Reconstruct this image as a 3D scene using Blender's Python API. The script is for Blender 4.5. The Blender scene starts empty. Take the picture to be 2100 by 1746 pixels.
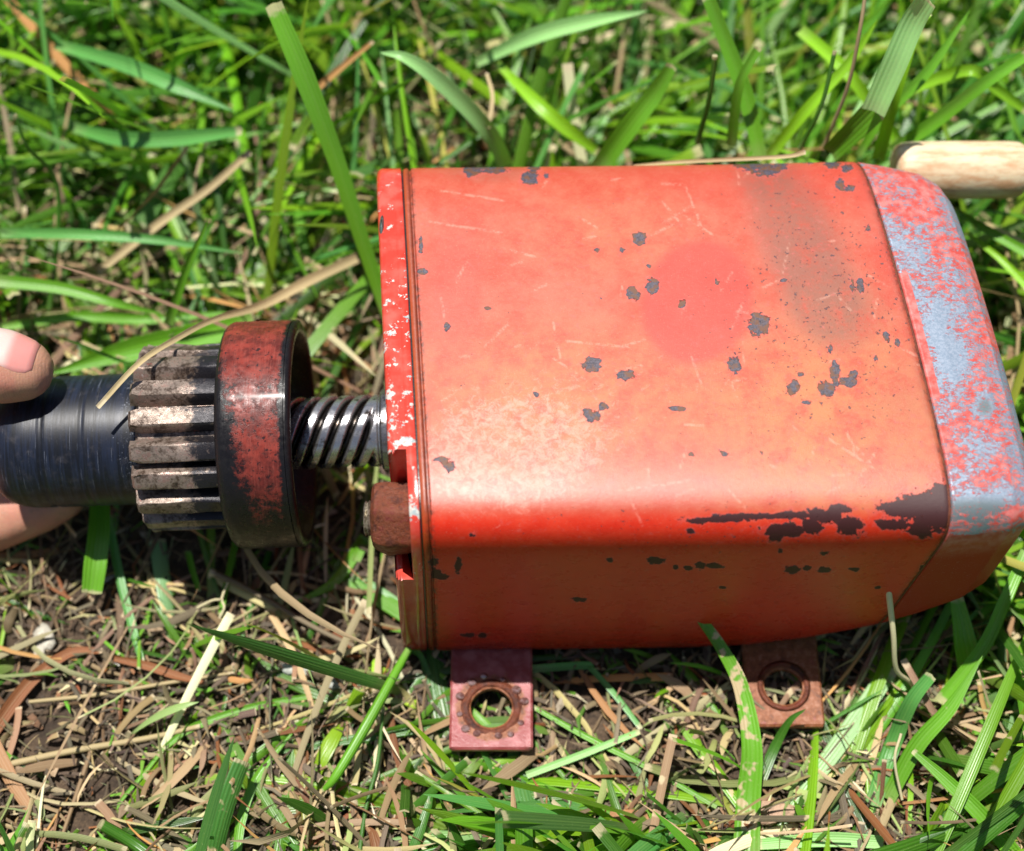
import bpy, math, random
import numpy as np
from mathutils import Vector, Matrix

# ------------------------------------------------------------------ scene, camera, light (1 unit = 1 cm)
S = bpy.context.scene
C = bpy.context.collection
random.seed(7); RG = np.random.default_rng(7)
TILT = math.radians(30); DIST = 34.0; FPX = 3400.0
T0 = np.array([0, 0, 7.0])
UU = np.array([0, math.cos(TILT), math.sin(TILT)])       # image up
BB = np.array([0, -math.sin(TILT), math.cos(TILT)])      # towards the camera
CAM = T0 + BB * DIST
cd = bpy.data.cameras.new('camera'); cam = bpy.data.objects.new('camera', cd); C.objects.link(cam)
cam.location = CAM; cam.rotation_euler = (TILT, 0, 0)
cd.sensor_width = 36; cd.lens = FPX / 2100 * 36; cd.clip_start = 1; cd.clip_end = 5000
cd.dof.use_dof = True; cd.dof.focus_distance = 35.3; cd.dof.aperture_fstop = 0.088
S.camera = cam
S.unit_settings.scale_length = 0.01

SUN = Vector((-math.tan(math.radians(8)), math.tan(math.radians(8)), 1)).normalized()
w = bpy.data.worlds.new('World'); S.world = w; w.use_nodes = True
nt = w.node_tree; bg = nt.nodes['Background']
sky = nt.nodes.new('ShaderNodeTexSky'); sky.sky_type = 'NISHITA'; sky.sun_disc = False
sky.sun_elevation = math.asin(SUN.z); sky.sun_rotation = math.atan2(SUN.x, SUN.y)
nt.links.new(sky.outputs[0], bg.inputs[0]); bg.inputs[1].default_value = 0.056
ld = bpy.data.lights.new('sun', 'SUN'); ld.energy = 5.0; ld.angle = math.radians(0.53); ld.color = (1, 0.96, 0.9)
lo = bpy.data.objects.new('sun', ld); C.objects.link(lo)
lo.rotation_euler = (-SUN).to_track_quat('-Z', 'Y').to_euler(); lo.location = (0, 0, 100)
S.view_settings.view_transform = 'Standard'; S.view_settings.look = 'None'
S.view_settings.exposure = 0.36; S.view_settings.gamma = 1

# ------------------------------------------------------------------ projection helpers (photo measured at 2100 px wide)
def proj(P):
    P = np.asarray(P, float); R = P - CAM
    d = -(R @ BB)
    return 1050 + FPX * R[..., 0] / d, 873 - FPX * (R @ UU) / d, d
def dpt(px, py, d):
    return CAM + np.array([(px - 1050) / FPX * d, 0, 0]) + UU * ((873 - py) / FPX * d) - BB * d
def zpt(px, py, z):
    r = np.array([(px - 1050) / FPX, 0, 0]) + UU * ((873 - py) / FPX) - BB
    return CAM + r * ((z - CAM[2]) / r[2])

# ------------------------------------------------------------------ object helpers
def setp(o, label=None, cat=None, group=None, kind=None):
    if label: o['label'] = label
    if cat: o['category'] = cat
    if group: o['group'] = group
    if kind: o['kind'] = kind
    return o
def empty(name, loc):
    o = bpy.data.objects.new(name, None); C.objects.link(o); o.location = loc; o.empty_display_size = .5
    return o
def mesh(name, V, F, mat, parent=None, attrs=None, sharp=None, smooth=True):
    m = bpy.data.meshes.new(name)
    V = np.asarray(V, float)
    m.from_pydata(V.tolist(), [], [tuple(int(i) for i in f) for f in F] if not isinstance(F, np.ndarray) else F.tolist())
    m.validate()
    if smooth: m.polygons.foreach_set('use_smooth', [True] * len(m.polygons))
    if attrs:
        for k, a in attrs.items():
            a = np.asarray(a, np.float32)
            if a.ndim == 2:
                at = m.attributes.new(k, 'FLOAT_COLOR', 'POINT')
                if a.shape[1] == 3: a = np.hstack([a, np.ones((len(a), 1), np.float32)])
                at.data.foreach_set('color', a.ravel())
            else:
                at = m.attributes.new(k, 'FLOAT', 'POINT'); at.data.foreach_set('value', a)
    if sharp is not None: m.set_sharp_from_angle(angle=math.radians(sharp))
    m.materials.append(mat)
    o = bpy.data.objects.new(name, m); C.objects.link(o)
    if parent is not None:
        o.parent = parent; o.matrix_parent_inverse = Matrix.Translation(-Vector(parent_world(parent)))
    return o
def parent_world(p):
    v = Vector(p.location)
    if p.parent is not None: v = Vector((0, 0, 0)) if p.type == 'MESH' else v
    return v
def grid_faces(nu, nv, closed_v=True):
    i = np.arange(nu - 1)[:, None]; j = np.arange(nv if closed_v else nv - 1)[None, :]
    a = i * nv + j; b = i * nv + (j + 1) % nv; c = (i + 1) * nv + (j + 1) % nv; d = (i + 1) * nv + j
    return np.stack([a, d, c, b], -1).reshape(-1, 4)

# value noise in numpy for shape irregularity
def vnoise(P, seed=0, scale=1.0):
    P = np.asarray(P, float) * scale + seed * 17.3
    f = np.floor(P).astype(int); t = P - f; t = t * t * (3 - 2 * t)
    def h(a, b, c):
        n = (a * 73856093) ^ (b * 19349663) ^ (c * 83492791) ^ (seed * 2654435)
        n = (n ^ (n >> 13)) * 1274126177 & 0x7fffffff
        return (n % 10007) / 10007.0
    r = 0
    for dx in (0, 1):
        for dy in (0, 1):
            for dz in (0, 1):
                wgt = (t[..., 0] if dx else 1 - t[..., 0]) * (t[..., 1] if dy else 1 - t[..., 1]) * (t[..., 2] if dz else 1 - t[..., 2])
                r = r + wgt * h(f[..., 0] + dx, f[..., 1] + dy, f[..., 2] + dz)
    return r * 2 - 1

# ------------------------------------------------------------------ node helpers
class Mat:
    def __init__(s, name):
        s.m = bpy.data.materials.new(name); s.m.use_nodes = True
        s.t = s.m.node_tree; s.p = s.t.nodes['Principled BSDF']; s.out = s.t.nodes['Material Output']
        s.co = s.t.nodes.new('ShaderNodeTexCoord').outputs['Object']
    def n(s, typ, **kw):
        x = s.t.nodes.new(typ)
        for k, v in kw.items(): setattr(x, k, v)
        return x
    def lk(s, a, b):
        if isinstance(a, (int, float)): b.default_value = a
        elif isinstance(a, tuple): b.default_value = (*a, 1) if len(a) == 3 else a
        else: s.t.links.new(a, b)
    def attr(s, name, color=False):
        x = s.n('ShaderNodeAttribute', attribute_name=name); return x.outputs['Color' if color else 'Fac']
    def noise(s, scale, detail=4, rough=.55, dist=0, vec=None, stretch=None, col=False):
        x = s.n('ShaderNodeTexNoise'); x.inputs['Scale'].default_value = scale; x.inputs['Detail'].default_value = detail
        x.inputs['Roughness'].default_value = rough; x.inputs['Distortion'].default_value = dist
        v = vec or s.co
        if stretch:
            mp = s.n('ShaderNodeMapping'); mp.inputs['Scale'].default_value = stretch; s.lk(v, mp.inputs[0]); v = mp.outputs[0]
        s.lk(v, x.inputs['Vector']); return x.outputs['Color' if col else 'Fac']
    def vor(s, scale, feature='F1', out='Distance', vec=None):
        x = s.n('ShaderNodeTexVoronoi', feature=feature); x.inputs['Scale'].default_value = scale; s.lk(vec or s.co, x.inputs['Vector'])
        return x.outputs[out]
    def ma(s, op, a, b=0.0, clamp=False):
        x = s.n('ShaderNodeMath', operation=op, use_clamp=clamp); s.lk(a, x.inputs[0]); s.lk(b, x.inputs[1]); return x.outputs[0]
    def rng(s, v, a, b, lo=0.0, hi=1.0):
        x = s.n('ShaderNodeMapRange', interpolation_type='SMOOTHSTEP'); s.lk(v, x.inputs[0])
        for i, q in enumerate((a, b, lo, hi)): x.inputs[i + 1].default_value = q
        return x.outputs[0]
    def mix(s, f, a, b, mode='MIX'):
        x = s.n('ShaderNodeMix', data_type='RGBA', blend_type=mode); s.lk(f, x.inputs[0]); s.lk(a, x.inputs[6]); s.lk(b, x.inputs[7]); return x.outputs[2]
    def ramp(s, v, stops):
        x = s.n('ShaderNodeValToRGB'); e = x.color_ramp.elements
        while len(e) < len(stops): e.new(0.5)
        for q, (p, c) in zip(e, stops): q.position = p; q.color = (*c, 1)
        s.lk(v, x.inputs[0]); return x.outputs[0]
    def bump(s, h, strength=.3, dist=.02, normal=None):
        x = s.n('ShaderNodeBump'); x.inputs['Strength'].default_value = strength; x.inputs['Distance'].default_value = dist
        s.lk(h, x.inputs['Height'])
        if normal: s.lk(normal, x.inputs['Normal'])
        return x.outputs[0]
    def set(s, col=None, rough=None, metal=None, nrm=None, **kw):
        if col is not None: s.lk(col, s.p.inputs['Base Color'])
        if rough is not None: s.lk(rough, s.p.inputs['Roughness'])
        if metal is not None: s.lk(metal, s.p.inputs['Metallic'])
        if nrm is not None: s.lk(nrm, s.p.inputs['Normal'])
        for k, v in kw.items(): s.lk(v, s.p.inputs[k])
        return s.m

def vcol(o): return o

# ---- red housing paint: attributes chip (bare metal marks), stain, pure, orange, scuff
def mat_body():
    s = Mat('worn_red_paint')
    big = s.noise(.55, 5, .6); mid = s.noise(2.2, 6, .65); fine = s.noise(14, 6, .7)
    red = (.45, .058, .026); pink = (.48, .112, .062); orange = (.52, .155, .048)
    c = s.mix(s.rng(s.ma('ADD', s.ma('MULTIPLY', big, .6), s.ma('ADD', s.ma('MULTIPLY', mid, .45), s.ma('MULTIPLY', fine, .45))), .55, .98), red, pink)
    oz = s.ma('MULTIPLY', s.attr('orange'), s.rng(s.ma('ADD', mid, s.ma('MULTIPLY', fine, .35)), .42, .85))
    c = s.mix(oz, c, orange)
    c = s.mix(s.ma('MULTIPLY', s.attr('pure'), .8), c, (.47, .048, .032))
    c = s.mix(s.attr('side'), c, s.mix(s.rng(mid, .35, .7), (.62, .022, .008), (.68, .034, .012)))  # lighting of the side face put into the colour: stronger, purer red
    # highlight put into the colour as a pale patch, with chalky specks
    sc = s.rng(s.ma('ADD', s.ma('ADD', s.noise(5, 8, .78, .6), s.ma('MULTIPLY', s.noise(38, 3, .6), .22)), s.ma('MULTIPLY', s.attr('sheen_scuff'), .30)), .78, 1.05)
    c = s.mix(s.ma('MULTIPLY', sc, .55), c, (.74, .38, .29))
    sp1 = s.rng(s.noise(30, 4, .7), .60, .68); c = s.mix(s.ma('MULTIPLY', sp1, .38), c, (.66, .26, .17))
    sp2 = s.rng(s.noise(24, 4, .75, .5), .60, .70); c = s.mix(s.ma('MULTIPLY', sp2, .42), c, (.38, .05, .03))
    lp = s.ma('MULTIPLY', s.attr('lip'), s.rng(s.noise(5, 6, .75, stretch=(.6, 2, 2)), .30, .62, .45, 1)); c = s.mix(lp, c, (.36, .065, .014))
    rim = s.ma('MULTIPLY', s.attr('rim'), s.rng(s.noise(7, 5, .75), .47, .60)); c = s.mix(rim, c, (.10, .035, .022))
    # stain: greyish brown film
    st = s.ma('MULTIPLY', s.attr('stain'), s.rng(s.ma('ADD', mid, s.ma('MULTIPLY', fine, .5)), .38, .85))
    c = s.mix(s.ma('MULTIPLY', st, .72), c, (.19, .080, .052))
    # darker low on the sides, dirt in the seams
    gr = s.ma('MULTIPLY', s.attr('darkening'), s.rng(s.noise(3, 5, .7, stretch=(.5, 2, 2)), .25, .7, .35, 1))
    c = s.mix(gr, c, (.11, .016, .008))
    # hairline scratches
    scr = s.ma('MULTIPLY', s.rng(s.attr('scratch'), .25, .8), s.rng(s.noise(7, 4, .7), .38, .6))
    c = s.mix(s.ma('MULTIPLY', scr, .24), c, (.85, .48, .36))
    # chips
    ch = s.ma('ADD', s.attr('chip'), s.ma('MULTIPLY', s.ma('SUBTRACT', s.noise(8, 3, .55), .5), 1.35))
    chip = s.rng(ch, .36, .42); halo = s.rng(ch, .10, .36)
    pep = s.noise(11, 3, .6); pits = s.rng(s.ma('ADD', pep, s.ma('MULTIPLY', s.attr('pepper'), .10)), .735, .760)
    c = s.mix(s.ma('MULTIPLY', halo, .45), c, (.55, .10, .085))
    metal = s.mix(s.rng(s.noise(26, 5, .75), .42, .6), (.035, .028, .040), (.095, .080, .105))
    metal = s.mix(s.rng(s.noise(7, 4, .6), .46, .58), metal, (.13, .050, .022))
    edge = s.mix(s.attr('dark'), metal, (.052, .016, .016))
    c = s.mix(pits, c, (.10, .045, .05)); c = s.mix(chip, c, edge)
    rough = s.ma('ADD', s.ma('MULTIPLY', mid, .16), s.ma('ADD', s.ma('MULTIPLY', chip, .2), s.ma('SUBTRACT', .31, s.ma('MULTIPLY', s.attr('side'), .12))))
    h = s.ma('ADD', s.ma('MULTIPLY', chip, -1), s.ma('ADD', s.ma('MULTIPLY', fine, .12), s.ma('MULTIPLY', s.noise(45, 5, .75), .16)))
    h = s.ma('SUBTRACT', h, s.ma('MULTIPLY', pits, .5))
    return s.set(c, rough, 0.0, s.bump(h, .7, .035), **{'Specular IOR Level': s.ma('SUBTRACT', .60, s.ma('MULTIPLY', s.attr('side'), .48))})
# ---- end cap: red paint flaking off grey-blue metal
def mat_cap():
    s = Mat('flaking_red_over_grey_metal')
    a = s.noise(1.25, 3, .5, .2); b = s.noise(9, 7, .74, 0, stretch=(.8, 1.35, 1)); f = s.noise(32, 4, .65, stretch=(.75, 1.6, 1))
    v = s.ma('ADD', s.ma('ADD', s.ma('MULTIPLY', s.ma('SUBTRACT', a, .5), .9), s.ma('MULTIPLY', s.ma('SUBTRACT', b, .5), 1.9)), s.ma('MULTIPLY', s.ma('SUBTRACT', f, .5), 1.0))
    v = s.ma('ADD', v, s.attr('bare'))
    bare = s.rng(v, -.09, .09)
    red = s.mix(s.rng(s.noise(5, 4), .35, .7), (.50, .06, .045), (.58, .19, .17))
    red = s.mix(s.attr('under'), red, (.38, .030, .014))  # shading of the cap's lower part put into the colour as deeper red
    gr = s.mix(s.rng(s.noise(18, 5, .7), .35, .65), (.20, .26, .34), (.31, .36, .44))
    gr = s.mix(s.attr('dull'), gr, (.15, .19, .20))
    wh = s.rng(s.noise(24, 5, .8, stretch=(.8, 1.5, 1)), .60, .66)
    c = s.mix(bare, s.mix(s.ma('MULTIPLY', wh, .35), red, (.62, .5, .55)), gr)
    rough = s.ma('ADD', s.ma('MULTIPLY', bare, .06), .42)
    h = s.ma('ADD', s.ma('MULTIPLY', bare, -1), s.ma('MULTIPLY', f, .3))
    return s.set(c, rough, s.ma('MULTIPLY', bare, .35), s.bump(h, .6, .015), **{'Specular IOR Level': s.ma('SUBTRACT', .5, s.ma('MULTIPLY', s.attr('under'), .42))})
# ---- front plate: glossy red with white/grey chips along the outer edge
def mat_plate():
    s = Mat('glossy_red_chipped_to_primer')
    b = s.ma('ADD', s.noise(4.6, 5, .62, .2), s.ma('MULTIPLY', s.noise(24, 3, .6), .2))
    v = s.ma('ADD', b, s.ma('MULTIPLY', s.attr('wear'), .42))
    chip = s.rng(v, .85, .89)
    prim = s.mix(s.rng(s.noise(9, 4), .5, .6), (.56, .55, .49), (.32, .38, .39))
    red = s.mix(s.rng(s.noise(2, 4), .4, .7), (.58, .045, .026), (.62, .11, .08))
    red = s.mix(s.attr('darkening'), red, (.24, .022, .012))  # plate turns a darker red towards the bottom
    c = s.mix(chip, red, prim)
    dk = s.rng(s.noise(13, 5, .7), .68, .70); c = s.mix(s.ma('MULTIPLY', dk, .8), c, (.05, .03, .03))
    h = s.ma('ADD', s.ma('MULTIPLY', chip, -1), s.ma('MULTIPLY', s.noise(12, 4), .3))
    return s.set(c, s.ma('ADD', .2, s.ma('MULTIPLY', chip, .3)), 0.0, s.bump(h, .5, .02), **{'Coat Weight': s.ma('MULTIPLY', s.ma('SUBTRACT', 1, s.attr('darkening'), True), .3), 'Coat Roughness': .12, 'Specular IOR Level': s.ma('SUBTRACT', .5, s.ma('MULTIPLY', s.attr('darkening'), .45), True)})
def mat_lip():
    s = Mat('rust_stained_red_edge')
    c = s.mix(s.rng(s.noise(8, 6, .7), .42, .66), (.52, .07, .02), (.17, .045, .016))
    return s.set(c, .38, 0.0, s.bump(s.noise(20, 5), .5, .02))
def mat_rust():
    s = Mat('rusted_steel')
    c = s.ramp(s.ma('ADD', s.ma('MULTIPLY', s.noise(2.4, 7, .72, .4), .75), s.ma('MULTIPLY', s.noise(18, 3, .6), .25)), [(.32, (.022, .008, .006)), (.44, (.09, .022, .011)), (.52, (.17, .045, .016)), (.60, (.14, .022, .016)), (.70, (.34, .13, .045))])
    return s.set(c, s.rng(s.noise(7), .3, .7, .38, .7), .15, s.bump(s.noise(11, 8, .7), .8, .05))
def mat_tab():
    s = Mat('dull_maroon_paint_with_rust')
    r = s.rng(s.ma('ADD', s.attr('rust'), s.ma('MULTIPLY', s.ma('SUBTRACT', s.noise(6, 6, .7), .5), .9)), .35, .6)
    red = s.mix(s.rng(s.noise(3, 5), .4, .65), (.28, .055, .055), (.40, .13, .13))
    rust = s.ramp(s.noise(7, 6, .7), [(.3, (.09, .03, .015)), (.5, (.26, .085, .03)), (.7, (.40, .19, .12))])
    return s.set(s.mix(r, red, rust), s.ma('ADD', .33, s.ma('MULTIPLY', r, .2)), 0.0, s.bump(s.noise(9, 8, .7), .5, .04))
def mat_steel(name='oily_shaft_steel'):
    s = Mat(name)
    c = s.mix(s.rng(s.attr('groove'), .25, .7), (.42, .42, .43), (.025, .022, .02))
    c = s.mix(s.rng(s.noise(5, 5), .55, .7), c, (.06, .045, .035))
    return s.set(c, s.rng(s.noise(6, 4), .3, .7, .16, .34), .85, s.bump(s.noise(20, 4), .15, .01))
def mat_sleeve():
    s = Mat('dark_blued_steel_sleeve')
    ring = s.noise(1, 6, .75, 0, stretch=(9, .5, .5))
    st = s.noise(3.2, 6, .7, .2)
    c = s.mix(s.rng(ring, .42, .62), (.005, .006, .010), (.013, .018, .036))
    c = s.mix(s.ma('MULTIPLY', s.rng(st, .5, .72), .5), c, (.05, .045, .05))
    sp = s.rng(s.ma('ADD', s.noise(16, 5, .75), s.ma('MULTIPLY', s.attr('wear'), .12)), .68, .74)
    c = s.mix(s.ma('MULTIPLY', sp, .7), c, (.26, .28, .33))
    scr = s.rng(s.noise(1, 3, .6, 0, stretch=(44, 1.1, 1.1)), .66, .70)
    c = s.mix(s.ma('MULTIPLY', scr, .35), c, (.25, .27, .32))
    return s.set(c, s.rng(ring, .3, .7, .46, .38), 0.0, s.bump(s.ma('ADD', ring, s.ma('MULTIPLY', s.noise(30, 4), .3)), .2, .015), **{'Specular IOR Level': .38})
def mat_collar():
    s = Mat('oily_red_paint_on_black_collar')
    a = s.noise(1.5, 3, .55, .3); b = s.noise(5.5, 7, .75)
    v = s.ma('ADD', s.ma('ADD', s.ma('MULTIPLY', s.ma('SUBTRACT', a, .5), .6), s.ma('MULTIPLY', s.ma('SUBTRACT', b, .5), 2.0)), s.attr('redness'))
    r = s.rng(v, -.18, .24)
    sp = s.rng(s.ma('ADD', s.noise(9, 3, .6), s.ma('MULTIPLY', s.noise(30, 2), .15)), .70, .73)
    red = s.mix(s.rng(s.noise(3, 6, .7), .38, .64), (.10, .017, .013), (.24, .038, .026))
    red = s.mix(s.ma('MULTIPLY', s.attr('low_dark'), .8), red, (.075, .012, .010))  # red gets darker towards the bottom of the collar
    streak = s.rng(s.noise(1, 4, .7, 0, stretch=(42, 2, 2)), .48, .66)
    red = s.mix(s.ma('MULTIPLY', streak, .18), red, (.42, .13, .10))
    c = s.mix(r, (.008, .007, .008), red)
    c = s.mix(s.ma('MULTIPLY', sp, .9), c, (.012, .010, .012))
    h = s.ma('ADD', s.ma('MULTIPLY', r, .5), s.ma('ADD', s.ma('MULTIPLY', s.noise(14, 5, .7), .6), s.ma('MULTIPLY', streak, .15)))
    return s.set(c, s.rng(s.noise(7, 4), .35, .65, .26, .48), .0, s.bump(h, .45, .02), **{'Coat Weight': .05, 'Coat Roughness': .12, 'Specular IOR Level': .3})
def mat_gear():
    s = Mat('worn_oily_gear_steel')
    c = s.ramp(s.ma('ADD', s.ma('MULTIPLY', s.noise(2.6, 6, .75, .3), .7), s.ma('MULTIPLY', s.noise(12, 4, .7), .3)),
               [(.36, (.02, .014, .012)), (.45, (.11, .075, .055)), (.53, (.28, .22, .18)), (.60, (.26, .15, .12)), (.68, (.52, .48, .45))])
    dk = s.rng(s.ma('ADD', s.attr('oil'), s.ma('MULTIPLY', s.ma('SUBTRACT', s.noise(4, 6, .75), .5), 1.6)), .35, .6)
    c = s.mix(dk, c, (.022, .02, .024))
    pk = s.rng(s.noise(2.7, 5, .7), .66, .70); c = s.mix(s.ma('MULTIPLY', pk, .7), c, (.32, .10, .08))
    return s.set(c, s.rng(s.noise(8, 4), .3, .7, .26, .48), .4, s.bump(s.noise(13, 7, .72), .5, .03))
def mat_black(name='black_oily_metal', col=(.012, .012, .013), rough=.3):
    s = Mat(name)
    return s.set(s.mix(s.rng(s.noise(9, 5), .5, .7), col, tuple(q * 2.6 for q in col)), rough, .3, s.bump(s.noise(15, 5), .3, .02))
def mat_bright():
    s = Mat('bare_stud_metal')
    c = s.mix(s.rng(s.noise(14, 4), .4, .6), (.50, .45, .36), (.20, .17, .12))
    return s.set(c, .35, .7, s.bump(s.noise(18, 5), .4, .02))
def mat_cream():
    s = Mat('cream_worn_handle')
    c = s.mix(s.rng(s.noise(1.0, 7, .72, stretch=(.8, 3.2, 3.2)), .42, .64), (.72, .58, .38), (.56, .31, .16))
    c = s.mix(s.rng(s.noise(8, 5, .75), .62, .72), c, (.36, .20, .12))
    return s.set(c, .5, 0.0, s.bump(s.noise(7, 6), .35, .03), **{'Subsurface Weight': .05})
def mat_skin():
    s = Mat('skin')
    c = s.mix(s.rng(s.noise(1.2, 4), .35, .7), (.52, .27, .175), (.54, .215, .155))
    c = s.mix(s.ma('MULTIPLY', s.rng(s.noise(3, 8, .8), .48, .68), .55), c, (.30, .17, .11))
    x = s.n('ShaderNodeTexVoronoi', feature='DISTANCE_TO_EDGE'); x.inputs['Scale'].default_value = 9
    s.lk(s.co, x.inputs['Vector'])
    rid = s.n('ShaderNodeTexWave'); rid.inputs['Scale'].default_value = 5.5; rid.inputs['Distortion'].default_value = 3; rid.inputs['Detail'].default_value = 1; s.lk(s.co, rid.inputs['Vector'])
    h = s.ma('ADD', s.ma('ADD', s.ma('MULTIPLY', s.rng(x.outputs[0], 0, .08), .6), s.ma('MULTIPLY', s.noise(14, 5, .7), .8)), s.ma('MULTIPLY', rid.outputs['Fac'], .5))
    m = s.set(c, .48, 0.0, s.bump(h, .30, .015), **{'Subsurface Weight': .2, 'Subsurface Scale': .4})
    s.p.inputs['Subsurface Radius'].default_value = (.6, .22, .1)
    return m
def mat_nail():
    s = Mat('fingernail')
    c = s.mix(s.rng(s.attr('nail_sheen'), .2, .75), (.66, .27, .24), (.72, .50, .45))  # whitish sheen over the nail's base put into the colour
    return s.set(c, .3, 0.0, s.bump(s.noise(2, 3, stretch=(1, 9, 9)), .1, .01), **{'Subsurface Weight': .15, 'Subsurface Scale': .2})
# ---- grass blades
def mat_grass(name, dry=False):
    s = Mat(name)
    base = s.attr('col', True); a = s.attr('s'); t = s.attr('t')
    ribs = s.ma('SINE', s.ma('MULTIPLY', a, 17.0)); mr = s.rng(s.ma('ABSOLUTE', a), 0, .12, .75, 0)
    c = s.mix(s.ma('MULTIPLY', s.rng(ribs, -1, 1), .08), base, (.36, .55, .16) if not dry else (.75, .65, .45))
    c = s.mix(s.ma('MULTIPLY', mr, .25), c, (.28, .46, .10) if not dry else (.6, .5, .3))
    bl = s.rng(s.ma('ADD', s.noise(1.5, 3, .6), s.ma('MULTIPLY', s.attr('blotch'), .33)), .78, .84)
    c = s.mix(bl, c, (.62, .50, .30))
    c = s.mix(s.ma('MULTIPLY', s.rng(s.noise(24, 4, .7), .62, .7), .35), c, (.5, .6, .3) if not dry else (.2, .12, .06))
    tip = s.rng(s.ma('ADD', t, s.ma('MULTIPLY', s.ma('SUBTRACT', s.noise(8, 3), .5), .05)), .955, .98)
    c = s.mix(s.ma('MULTIPLY', tip, .7), c, (.70, .58, .38))
    nr = s.bump(s.ma('ADD', ribs, s.ma('MULTIPLY', s.noise(14, 4), .9)), .25, .02)
    s.set(c, .36 if not dry else .6, 0.0, nr)
    s.p.inputs['Specular IOR Level'].default_value = .65 if not dry else .3
    tr = s.n('ShaderNodeBsdfTranslucent'); s.lk(s.mix(.5, c, (.30, .55, .03), 'MULTIPLY') if dry else s.mix(1.0, c, (1.5, 1.6, .45), 'MULTIPLY'), tr.inputs[0])
    mx = s.n('ShaderNodeMixShader'); mx.inputs[0].default_value = .14 if dry else .30
    s.lk(s.p.outputs[0], mx.inputs[1]); s.lk(tr.outputs[0], mx.inputs[2]); s.lk(mx.outputs[0], s.out.inputs[0])
    return s.m
def mat_soil():
    s = Mat('soil')
    c = s.ramp(s.ma('ADD', s.ma('MULTIPLY', s.noise(1.6, 8, .7), .6), s.ma('MULTIPLY', s.noise(12, 6, .75), .4)),
               [(.32, (.018, .012, .008)), (.46, (.060, .040, .026)), (.56, (.13, .085, .052)), (.66, (.22, .16, .10)), (.74, (.34, .27, .18))])
    return s.set(c, .9, 0.0, s.bump(s.noise(6, 9, .75), 1.0, .12))
def mat_litter():
    s = Mat('litter')
    c = s.mix(s.rng(s.noise(9, 6, .7), .45, .65, 0, .45), s.attr('col', True), (.10, .06, .035))
    return s.set(c, .75, 0.0, s.bump(s.noise(14, 6, .7), .6, .03))

M = dict(body=mat_body(), cap=mat_cap(), plate=mat_plate(), lip=mat_lip(), rust=mat_rust(), tab=mat_tab(), steel=mat_steel(),
         sleeve=mat_sleeve(), collar=mat_collar(), gear=mat_gear(), black=mat_black(), bright=mat_bright(), cream=mat_cream(),
         skin=mat_skin(), nail=mat_nail(), grass=mat_grass('grass_blade'), dry=mat_grass('dry_grass', True), soil=mat_soil(), litter=mat_litter())

# ------------------------------------------------------------------ the red housing: lofted rounded sections
def smooth(a, b, x): t = np.clip((x - a) / (b - a), 0, 1); return t * t * (3 - 2 * t)
TAB_U = np.array([-3, 4.5, 6.0, 7.2, 8.0, 8.79, 9.4, 10.1, 10.45, 10.66, 10.78, 10.88, 10.94])
TAB_YN = np.array([-2.35, -2.35, -2.35, -2.35, -2.34, -2.33, -2.28, -2.2, -2.05, -1.8, -1.4, -.4, 1.6])
TAB_YF = np.array([7.3, 7.3, 7.3, 7.3, 7.3, 7.28, 7.12, 6.9, 6.65, 6.35, 5.9, 4.9, 2.8])
TAB_ZB = np.array([-.08, -.08, .05, .42, .78, 1.2, 1.7, 2.4, 2.9, 3.3, 3.8, 4.3, 4.8])
TAB_ZT = np.array([7.05, 7.05, 7.05, 7.05, 7.05, 7.05, 7.03, 6.97, 6.85, 6.65, 6.4, 6.0, 5.3])
NP_ = 8.5
def canon(N):
    ph = np.linspace(0, 2 * math.pi, 8001)
    c, s_ = np.cos(ph), np.sin(ph)
    Y = np.sign(c) * np.abs(c) ** (2 / NP_); Z = np.sign(s_) * np.abs(s_) ** (2 / NP_)
    Q = np.stack([Y * 4.65, Z * 3.3], 1); L = np.r_[0, np.cumsum(np.linalg.norm(np.diff(Q, axis=0), axis=1))]
    tt = np.linspace(0, L[-1], N, endpoint=False)
    return np.interp(tt, L, Y), np.interp(tt, L, Z)
def warp(u, y, z):
    ksh = np.interp(u, [-3, 8.79, 10.8], [.073, .100, .095])
    lean = np.interp(u, [-3, 1, 8.79, 10.8], [.02, .03, .105, .04])
    bow = np.interp(u, [6, 8.79, 10.6], [0, .12, .12])
    x = u - ksh * (y + 2.15) - lean * (7 - z) + bow * (1 - ((y - 2.3) / 4.65) ** 2)
    y2 = y + .014 * (x - 3)
    return np.stack([x, y2, z], -1)
def loft(us, N, inset=None):
    cy, cz = canon(N); V = []
    for i, u in enumerate(us):
        yn, yf, zb, zt = (np.interp(u, TAB_U, t) for t in (TAB_YN, TAB_YF, TAB_ZB, TAB_ZT))
        k = inset[i] if inset is not None else 0
        hy, hz = (yf - yn) / 2 - k, (zt - zb) / 2 - k
        V.append(warp(np.full(N, u), (yf + yn) / 2 + cy * hy, (zt + zb) / 2 + cz * hz))
    return np.concatenate(V)
def normals_yz(N):
    cy, cz = canon(N); n = np.stack([np.sign(cy) * np.abs(cy) ** (NP_ - 1) / 4.65, np.sign(cz) * np.abs(cz) ** (NP_ - 1) / 3.3], 1)
    return n / np.linalg.norm(n, axis=1)[:, None]

unit = empty('gear_drive_unit', (3, 2, 0))
setp(unit, 'red painted metal gear drive with toothed pinion on threaded shaft, lying on the grass', 'machine')

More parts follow.
